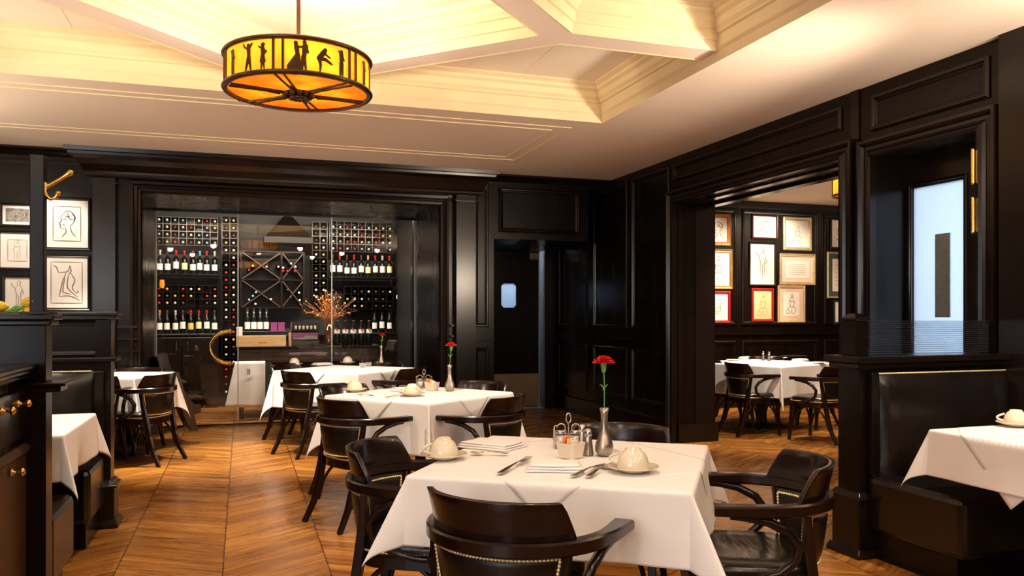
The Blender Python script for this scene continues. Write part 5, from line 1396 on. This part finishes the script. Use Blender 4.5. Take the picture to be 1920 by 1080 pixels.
# coat post on the bench back
t = thing('coat_post', 'square black coat post with brass hook above the left booth', 'coat rack', (qx - .095, qy + .06, 1.285))
u0 = onY(55, 590, qy + .03)[0] - t.location.x; u1 = onY(82, 590, qy + .03)[0] - t.location.x
mb = MB(); mb.box(u0, -.03, 0, u1, .03, onY(68, 290, qy + .03)[1] - 1.285); obj('post', mb, 'panel', t, bevel=.003)
mb = MB(); mb.box(u0 - .03, -.05, 0, u1 + .035, .05, .012); obj('foot', mb, 'trim', t, bevel=.003)
mb = MB(); hk = [onY(px, py, qy + .06) for px, py in ((83, 352), (97, 345), (112, 337), (124, 329), (132, 324))]
mb.tube([(x - t.location.x, .0, z - 1.285) for x, z in hk], [.010, .008, .007, .008, .011], 10); mb.ball((hk[-1][0] - t.location.x, 0, hk[-1][1] - 1.285), .0125, 10)
hk2 = [onY(px, py, qy + .06) for px, py in ((83, 354), (86, 367), (95, 374), (104, 371), (109, 363))]
mb.tube([(x - t.location.x, .0, z - 1.285) for x, z in hk2], [.009, .007, .0065, .0065, .009], 10); mb.ball((hk2[-1][0] - t.location.x, 0, hk2[-1][1] - 1.285), .0105, 10)
mb.box(u1, -.014, hk2[0][1] - 1.285 - .02, u1 + .006, .014, hk[0][1] - 1.285 + .02)
o = obj('coat_hook', mb, 'gold_brass', t); o['label'] = 'double brass coat hook'
# yellow flowers on the bench back
fx, fz = onY(24, 572, qy + .05)
t = thing('yellow_flowers', 'loose yellow flowers lying on top of the left booth back', 'flowers', (fx, qy + .055, 1.287))
rnd = random.Random(3)
for (ox, oz, yaw, s_) in ((-.045, .035, 2.6, 1.0), (-.015, .022, 2.9, 1.0), (.028, .036, .4, 1.05), (.036, .012, -.3, .9), (-.085, .03, 2.2, 1.0), (-.13, .03, 1.0, 1.0)):
    mb = MB()
    for k in range(6):
        a = 2 * PI * k / 6; vs = []
        ax_ = Vector((math.cos(yaw), 0, math.sin(yaw) * .5)).normalized(); u_ = Vector((0, 1, 0)); v_ = ax_.cross(u_)
        for f, wd, rr in ((0, .004, .003), (.35, .012, .013), (.7, .013, .017), (1, .003, .020)):
            c = ax_ * (.048 * f * s_) + (u_ * math.cos(a) + v_ * math.sin(a)) * rr; tt = (-u_ * math.sin(a) + v_ * math.cos(a)) * wd * s_
            vs += [c - tt, c + tt * .0 + (u_ * math.cos(a) + v_ * math.sin(a)) * .003, c + tt]
        mb.add([tuple(p) for p in vs], [(3 * i + j, 3 * i + j + 1, 3 * i + j + 4, 3 * i + j + 3) for i in range(3) for j in range(2)], 0, True)
    o = obj('blossom', mb, 'yellow', t, loc=(ox, rnd.uniform(-.012, .012), oz + .006), fix=False)
mb = MB()
for k in range(9):
    a = rnd.uniform(-.14, .05); b = a + rnd.uniform(.03, .08)
    mb.tube([(a, rnd.uniform(-.02, .02), .006), ((a + b) / 2, 0, rnd.uniform(.012, .03)), (b, rnd.uniform(-.02, .02), rnd.uniform(.008, .03))], [.003, .0075, .001], 6, flat=.4)
o = obj('leaves', mb, 'leafgreen', t); o['label'] = 'green stems and leaves'
# service sideboard at the left edge of the frame
sx_ = -.83; sy1 = qy - .012
t = thing('sideboard', 'dark service sideboard with brass knobs at the left edge', 'cabinet', (sx_, sy1 - .5, 0)); oy = t.location.y
FS = lambda a, b, n: (n, a - oy, b)
mb = MB(); mb.box(-.5, -.62, .08, 0, .5 - .0, 1.03); mb.box(-.45, -.6, 0, -.03, .5, .08); obj('body', mb, 'panel', t)
mb = MB(); mb.box(-.5, -.66, 1.03, .022, .5, 1.05); mb.box(-.5, -.68, 1.05, .04, .5, 1.068); mb.box(-.5, -.69, 1.068, .052, .5, 1.088); obj('top', mb, 'trim', t, bevel=.006)
y_a = onX(50, 760, sx_)[0]
mb = MB(); mb.fbox(FS, y_a - .55, .80, y_a, .99, 0, .016); dr = obj('drawer', mb, 'trim', t, bevel=.005)
def knob(parent, y, z):
    mb = MB(); mx = Matrix.Rotation(PI / 2, 3, 'Y')
    mb.lathe([(.014, .0), (.014, .004), (.006, .007), (.005, .022), (.010, .026), (.016, .032), (.015, .040), (.006, .046), (.001, .047)], 14, (.016, y - oy, z), mtx=mx)
    return obj('knob', mb, 'gold_brass', parent)
ky, kz_ = onX(36, 757, sx_ + .02); knob(dr, ky, kz_)
ky2, kz2 = onX(5, 771, sx_ + .02); knob(dr, ky2, kz2)
mb = MB(); d0, d1_, e0, e1 = y_a - .55, y_a - .0, .10, .765
mb.fbox(FS, d0, e0, d1_, e1, 0, .010); mb.rect_mould(FS, d0, e0, d1_, e1, .06, .024); dd = obj('door', mb, 'chairbrown', t, bevel=.003)
ky3, kz3 = onX(24, 886, sx_ + .02); knob(dd, ky3, kz3)

# ================================================================== tableware
ZT = .743
def face_cam(rz): return rz
def saucer(c, label, group):
    t = thing('saucer', label, 'saucer', (c[0], c[1], ZT), 0, group)
    mb = MB(); mb.lathe([(.001, .004), (.030, .004), (.032, 0), (.038, 0), (.040, .003), (.070, .012), (.088, .019), (.089, .021), (.086, .0215), (.060, .012), (.035, .008), (.001, .008)], 40)
    obj('plate', mb, 'china', t); return t
def cup(c, rz, label, group, z=ZT + .0125):
    t = thing('teacup', label, 'cup', (c[0], c[1], z), rz, group)
    mb = MB(); mb.lathe([(.054, .0), (.056, .002), (.055, .016), (.050, .035), (.040, .052), (.030, .060), (.028, .061), (.027, .067), (.024, .067), (.0235, .062), (.001, .061)], 36, cap=False)
    mb.lathe([(.0525, .001), (.0515, .016), (.047, .034), (.036, .050), (.001, .056)], 36, cap=False); obj('bowl', mb, 'china', t)
    mb = MB(); pts = [(.050 + .034 * math.sin(PI * i / 12) , 0, .047 - .036 * (i / 12)) for i in range(13)]; mb.tube(pts, .0052, 8, flat=.7); obj('handle', mb, 'china', t)
    return t
GS, GCup = 'cream saucers on the tables', 'upturned cream teacups on saucers'
def place(px, py, z=ZT): return onZ(px, py, z)
first = {}
def setcup(px, py, rz, where):
    c = place(px, py)
    if 's' not in first:
        first['s'] = saucer(c, f'cream saucer under the cup {where}', GS); first['c'] = cup(c, rz, f'upturned cream teacup {where}', GCup)
    else:
        dup(first['s'], (c[0], c[1], ZT), 0, f'cream saucer under the cup {where}'); dup(first['c'], (c[0], c[1], ZT + .0125), rz, f'upturned cream teacup {where}')
setcup(1187, 884, 2.4, 'at right of the front table, before the bud vase')
setcup(832, 860, 3.3, 'at the left corner of the front table')
setcup(665, 734, 1.0, 'at the left end of the middle table')
setcup(773, 742, -1.2, 'beside the sugar bowl of the middle table')
setcup(552, 685, 1.0, 'at the left end of the table before the wine wall')
setcup(652, 682, 1.0, 'in the middle of the table before the wine wall')
setcup(1905, 799, 2.6, 'on the right booth table')
def napkin(px, py, rz, sx, sy, label, layers=4):
    c = place(px, py); t = thing('napkin', label, 'napkin', (c[0], c[1], ZT), rz, 'folded white napkins')
    for k in range(3):
        mb = MB(); n, m = 18, 10; vs = []; sh = .007 * k; z0 = .0085 * k
        for i in range(n + 1):
            for j in range(m + 1):
                f, g = i / n, j / m; e = min(f, 1 - f, g, 1 - g) * 45 + .6; 
                vs.append((-sx / 2 + sh + (sx - 2 * sh) * f, -sy / 2 + sh + (sy - 2 * sh) * g + .004 * math.sin(5 * f + k), z0 + .0065 * (1 - math.exp(-e)) + .0006 * math.sin(7 * f + 4 * g + k)))
        H = len(vs); vs += [(x, y, z0 - .0002) for x, y, z in vs]
        fs = [(i * (m + 1) + j, (i + 1) * (m + 1) + j, (i + 1) * (m + 1) + j + 1, i * (m + 1) + j + 1) for i in range(n) for j in range(m)]
        fs += [tuple(q + H for q in f[::-1]) for f in fs]
        edge = [i * (m + 1) for i in range(n + 1)] + [n * (m + 1) + j for j in range(1, m + 1)] + [i * (m + 1) + m for i in range(n - 1, -1, -1)] + [j for j in range(m - 1, 0, -1)]
        fs += [(edge[q], edge[(q + 1) % len(edge)], edge[(q + 1) % len(edge)] + H, edge[q] + H) for q in range(len(edge))]
        mb.add(vs, fs, 0, True); obj('fold', mb, 'napkin', t)
    return t
napkin(1040, 878, ROTA + .25, .20, .15, 'folded white napkin between fork and knife at the near side of the front table')
napkin(922, 837, ROTA + 1.35, .17, .24, 'folded white napkin at the far left of the front table')
napkin(762, 732, .6, .20, .14, 'folded white napkin on the middle table between two cups')
napkin(604, 684, .5, .20, .14, 'folded white napkin on the table before the wine wall')
napkin(1400, 672, .5, .20, .14, 'folded white napkin at the left of the far room table')
napkin(1500, 676, .5, .20, .14, 'folded white napkin right of the shakers on the far room table')
# cutlery: modelled along +Y, handle at -Y
def cutlery(kind, p0, p1, label):
    a, b = place(*p0, z=ZT + .003), place(*p1, z=ZT + .003); d = Vector((b[0] - a[0], b[1] - a[1])); L_ = d.length
    t = thing(kind, label, kind.replace('_', ' '), ((a[0] + b[0]) / 2, (a[1] + b[1]) / 2, ZT + .002), math.atan2(-d.x, d.y), 'steel cutlery')
    def flat(pts, z=.003, th=.0022):
        mb = MB(); n = len(pts); L2 = [(-x, y, zz) for x, y, zz in pts]; vs = []
        for x, y, zz in pts: vs += [(-x, y, z + zz), (x, y, z + zz), (x, y, z + zz + th), (-x, y, z + zz + th)]
        fs = []
        for i in range(n - 1):
            for k in range(4): fs.append((4 * i + k, 4 * i + (k + 1) % 4, 4 * i + 4 + (k + 1) % 4, 4 * i + 4 + k))
        fs += [(0, 1, 2, 3), (4 * n - 4, 4 * n - 3, 4 * n - 2, 4 * n - 1)]
        mb.add(vs, fs, 0, True); return mb
    h = L_ / 2
    obj('handle', flat([(.009, -h, 0), (.0115, -h + .012, 0), (.009, -h * .55, .003), (.0045, -h * .1, .006), (.004, h * .12, .007)]), 'steel', t, bevel=.001)
    if kind == 'fork':
        obj('head', flat([(.004, h * .10, .007), (.011, h * .28, .005), (.0125, h * .42, .003), (.0125, h * .5, .002)]), 'steel', t)
        for k in range(4):
            x = -.0105 + .007 * k; mb = MB(); mb.bar([(x, h * .5, .006), (x, h * .75, .006), (x, h, .010)], [[(-.002, -.001), (.002, -.001), (.002, .001), (-.002, .001)]] * 2 + [[(-.001, -.001), (.001, -.001), (.001, .001), (-.001, .001)]]); obj('tine', mb, 'steel', t)
    elif kind == 'knife':
        obj('blade', flat([(.005, h * .10, .005), (.0095, h * .2, .003), (.0105, h * .6, .002), (.008, h * .88, .001), (.002, h, .001)], th=.0015), 'steel', t)
    else:
        mb = MB(); vs = []; n, m = 10, 14
        for i in range(n + 1):
            for j in range(m):
                a_ = 2 * PI * j / m; r_ = i / n; vs.append((.0165 * r_ * math.cos(a_), h * .68 + .027 * r_ * math.sin(a_), .002 + .006 * r_ * r_))
        mb.add(vs, [(i * m + j, i * m + (j + 1) % m, (i + 1) * m + (j + 1) % m, (i + 1) * m + j) for i in range(n) for j in range(m)], 0, True); o = obj('bowl', mb, 'steel', t)
        md = o.modifiers.new('thickness', 'SOLIDIFY'); md.thickness = .001
    return t
cutlery('fork', (936, 889), (993, 860), 'steel fork left of the near napkin on the front table')
cutlery('knife', (1073, 894), (1134, 871), 'steel knife right of the near napkin on the front table')
cutlery('spoon', (1102, 895), (1143, 873), 'steel spoon between the knife and the right cup')
cutlery('spoon', (952, 852), (884, 851), 'steel spoon lying behind the left cup on the front table')
cutlery('spoon', (700, 743), (672, 741), 'steel spoon lying by the left cup of the middle table')
cutlery('knife', (722, 746), (768, 741), 'steel knife on the near side of the middle table')
# bud vases with carnations
def vase(px, py, ztop_px, label):
    c = place(px, py); D_ = c[0] * SA + c[1] * CA; h = EYE + (592 - ztop_px) / FPX * D_ - ZT
    t = thing('bud_vase', label, 'vase', (c[0], c[1], ZT), 0, 'pewter bud vases'); k = h / .178
    pr = [(.001, 0), (.022, 0), (.026, .004), (.0335, .020), (.0345, .032), (.031, .050), (.021, .075), (.0145, .100), (.0125, .130), (.0135, .155), (.0185, .178), (.0165, .178), (.0115, .155), (.0105, .13), (.0105, .02), (.001, .02)]
    mb = MB(); mb.lathe([(r * min(k, 1.05), z * k) for r, z in pr], 32); obj('body', mb, 'pewter', t); return t, c, h, D_
def carnation(c, z0, px, py, D_, label, R_=.040, seed=1):
    rnd = random.Random(seed); zt = EYE + (592 - py) / FPX * D_; xo = (px - 960) / FPX * D_ - (c[0] * CA - c[1] * SA)
    t = thing('carnation', label, 'flower', (c[0], c[1], z0), 0, 'red carnations'); H = zt - z0
    tip = Vector((xo * CA, -xo * SA, H - .012))
    mb = MB(); mb.tube([(0, 0, -.09), (0, 0, 0), tip * .5 + Vector((.002, 0, 0)), tip - Vector((0, 0, .02))], .0024, 7); m_ = tip * .45; mb.ball(tuple(m_), .0055, 8, sz=1.6)
    st = obj('stem', mb, 'stem', t)
    for s_ in (-1, 1):
        mb = MB(); mb.tube([tuple(m_), tuple(m_ + Vector((s_ * .008, 0, .010))), tuple(m_ + Vector((s_ * .018, 0, .018)))], [.0018, .003, .0006], 6, flat=.4); obj('leaf', mb, 'leafgreen', t)
    mb = MB(); mb.lathe([(.003, -.036), (.0075, -.030), (.0095, -.018), (.012, -.004), (.011, 0)], 14, tuple(tip)); obj('calyx', mb, 'leafgreen', t)
    mb = MB(); n = 16
    for ring, (r1, z1, cnt) in enumerate(((1.0, .004, 12), (.88, .012, 11), (.66, .020, 9), (.42, .026, 7), (.2, .028, 5))):
        for k in range(cnt):
            a = 2 * PI * k / cnt + ring * .37 + rnd.uniform(-.1, .1); wa = 2 * PI / cnt * .72; vs = []
            for f in (0, .4, .75, 1.0):
                for q in range(7):
                    g = -1 + 2 * q / 6; aa = a + wa * g * (.5 + .5 * f); rr = R_ * r1 * f * (1 - .10 * g * g + (.07 * (q % 2) if f == 1 else 0)) + .002
                    vs.append((tip.x + rr * math.cos(aa), tip.y + rr * math.sin(aa), tip.z - .002 + (z1 + .006 * math.sin(f * 2.6)) * f ** .7 * (R_ / .04) + (.0035 * math.sin(q * 3.1 + k) if f == 1 else 0)))
            mb.add(vs, [(7 * i + q, 7 * i + q + 1, 7 * i + q + 8, 7 * i + q + 7) for i in range(3) for q in range(6)], 0, True)
    o = obj('petals', mb, 'red', t, fix=False); return t
for (px, py, tp, fx_, fy_, wl, R_) in ((1133, 854, 765, 1132, 676, 'on the front table', .040), (843, 733, 684, 846, 646, 'on the middle table', .038), (715, 685, 648, 717, 627, 'on the table before the wine wall', .034)):
    t, c, h, D_ = vase(px, py, tp, f'slim pewter bud vase {wl}')
    carnation(c, ZT + h - .004, fx_, fy_, D_, f'single red carnation in the bud vase {wl}', R_, px)
# sugar bowls with packets
def sugar(px, py, rz, wl, s_=1.0):
    c = place(px, py); t = thing('sugar_bowl', f'square cream sugar bowl {wl}', 'bowl', (c[0], c[1], ZT), rz, 'cream sugar bowls')
    mb = MB(); a, b, h = .034 * s_, .044 * s_, .058 * s_
    vs = [(x * q, y * q, z) for q, z in ((a, 0), (b, h), (b - .004, h), (a - .003, .005)) for x, y in ((-1, -.8), (-.8, -1), (.8, -1), (1, -.8), (1, .8), (.8, 1), (-.8, 1), (-1, .8))]
    mb.add(vs, [(i * 8 + k, i * 8 + (k + 1) % 8, (i + 1) * 8 + (k + 1) % 8, (i + 1) * 8 + k) for i in range(3) for k in range(8)] + [list(range(8))[::-1], [24 + k for k in range(8)]]); obj('body', mb, 'china', t, bevel=.002)
    for k, (ox, mname, cn) in enumerate(((-.014, 'packet_orange', 'orange'), (.004, 'label_yellow', 'cream'), (.018, 'paper', 'white'))):
        oy = .013 * (k - 1) * s_; xx = .004 * (k - 1)
        mb = MB(); mb.box(-.019, -.0035, .020, .019, .0035, .066 + .006 * (2 - k)); o = obj('sugar_packet', mb, mname, loc=(c[0] + xx * math.cos(rz) + oy * math.sin(rz), c[1] + xx * math.sin(rz) - oy * math.cos(rz), ZT), rotz=rz + .06 * (k - 1), bevel=.001)
        tag(o, f'{cn} sugar packet standing in the bowl {wl}', 'packet', 'sugar packets')
sugar(1070, 858, .5, 'on the front table'); sugar(810, 732, .6, 'on the middle table')
# wire rack with preserve jars
def caddy(px, py, rz, wl):
    c = place(px, py); t = thing('jar_caddy', f'wire jar caddy with curled top {wl}', 'caddy', (c[0], c[1], ZT), rz, 'wire jar caddies')
    mb = MB(); a, b = .058, .032
    for z in (.006, .05): mb.tube([(-a, -b, z), (a, -b, z), (a, b, z), (-a, b, z)], .0022, 6, closed=True)
    for x in (-a, a):
        for y in (-b, b): mb.tube([(x, y, .0), (x, y, .075)], .0022, 6)
    mb.tube([(0, 0, .006), (0, 0, .10)], .0028, 6)
    mb.tube([(.010 * math.sin(2 * PI * i / 14), 0, .118 - .020 * math.cos(2 * PI * i / 14)) for i in range(15)], .003, 6)
    for s_ in (-1, 1):
        for r_, cx_ in ((.017, .030),):
            mb.tube([(s_ * (cx_ + r_ * math.cos(PI * 1.35 * i / 14)), 0, .078 + r_ * math.sin(PI * 1.35 * i / 14)) for i in range(15)], .0025, 6)
        mb.tube([(s_ * a, 0, .006), (s_ * a, 0, .085), (s_ * (a - .008), 0, .088)], .0024, 6)
    mb.box(-a, -b, .003, a, b, .005); obj('wire_frame', mb, 'steel', t)
    for k, x in enumerate((-.030, .030)):
        q = Matrix.Rotation(rz, 3, 'Z') @ Vector((x, 0, 0)); j = thing('preserve_jar', f"{['left', 'right'][k]} small glass jar in the wire caddy {wl}", 'jar', (c[0] + q.x, c[1] + q.y, ZT + .0055), rz, 'small glass jars')
        mb = MB(); mb.lathe([(.001, 0), (.022, 0), (.024, .006), (.024, .044), (.020, .050), (.020, .052)], 20); obj('body', mb, 'tumbler', j)
        mb = MB(); mb.lathe([(.001, .002), (.0215, .002), (.0225, .04), (.001, .04)], 18); o = obj('preserve', mb, 'china', j)
        mb = MB(); mb.lathe([(.0215, .050), (.0225, .052), (.0225, .062), (.020, .064), (.001, .064)], 20); obj('lid', mb, 'steel', j)
caddy(1066, 838, -.3, 'on the front table'); caddy(795, 727, -.2, 'on the middle table')
def shaker(px, py, wl, h=.085):
    c = place(px, py); t = thing('salt_shaker', f'glass shaker {wl}', 'shaker', (c[0], c[1], ZT), 0, 'table shakers')
    mb = MB(); mb.lathe([(.001, 0), (.020, 0), (.021, .003), (.015, h * .55), (.013, h * .74)], 10, smooth=False); obj('body', mb, 'pewter', t)
    mb = MB(); mb.lathe([(.0135, h * .72), (.015, h * .76), (.0145, h * .92), (.009, h), (.001, h * 1.02)], 16); obj('cap', mb, 'steel', t)
shaker(1103, 853, 'with steel cap right of the sugar bowl on the front table', .10)
shaker(1092, 843, 'half hidden behind the sugar bowl on the front table', .10)
shaker(1431, 676, 'left of the pair on the far room table', .11); shaker(1442, 677, 'right of the pair on the far room table', .11)
# tumblers on the table before the wine wall
for px, py, wl in ((680, 688, 'left of the pair on the table before the wine wall'), (691, 686, 'right of the pair on the table before the wine wall')):
    c = place(px, py); t = thing('tumbler', f'clear glass tumbler {wl}', 'glass', (c[0], c[1], ZT), 0, 'glass tumblers')
    mb = MB(); mb.lathe([(.001, 0), (.032, 0), (.038, .09), (.036, .09), (.030, .006), (.001, .006)], 24); obj('body', mb, 'tumbler', t)
    mb = MB(); mb.lathe([(.001, .007), (.030, .007), (.032, .04), (.001, .04)], 20); obj('contents', mb, 'napkin', t)
# plates and a dark folder on the far room table
for px, py, wl in ((1375, 676, 'at the left of the far room table'), (1463, 672, 'behind the shakers on the far room table'), (1535, 681, 'at the right of the far room table')):
    c = place(px, py); t = thing('side_plate', f'white side plate {wl}', 'plate', (c[0], c[1], ZT), 0, 'white side plates')
    mb = MB(); mb.lathe([(.001, .002), (.05, .002), (.055, 0), (.06, .003), (.085, .012), (.086, .014), (.058, .006), (.001, .006)], 28); obj('plate', mb, 'matboard', t)
c = place(1487, 669); card_box('menu_folder', 'dark closed menu folder lying on the far room table', 'menu', c[0], c[1], ZT, .30, .20, .018, 'fr_black', rz=-.3)
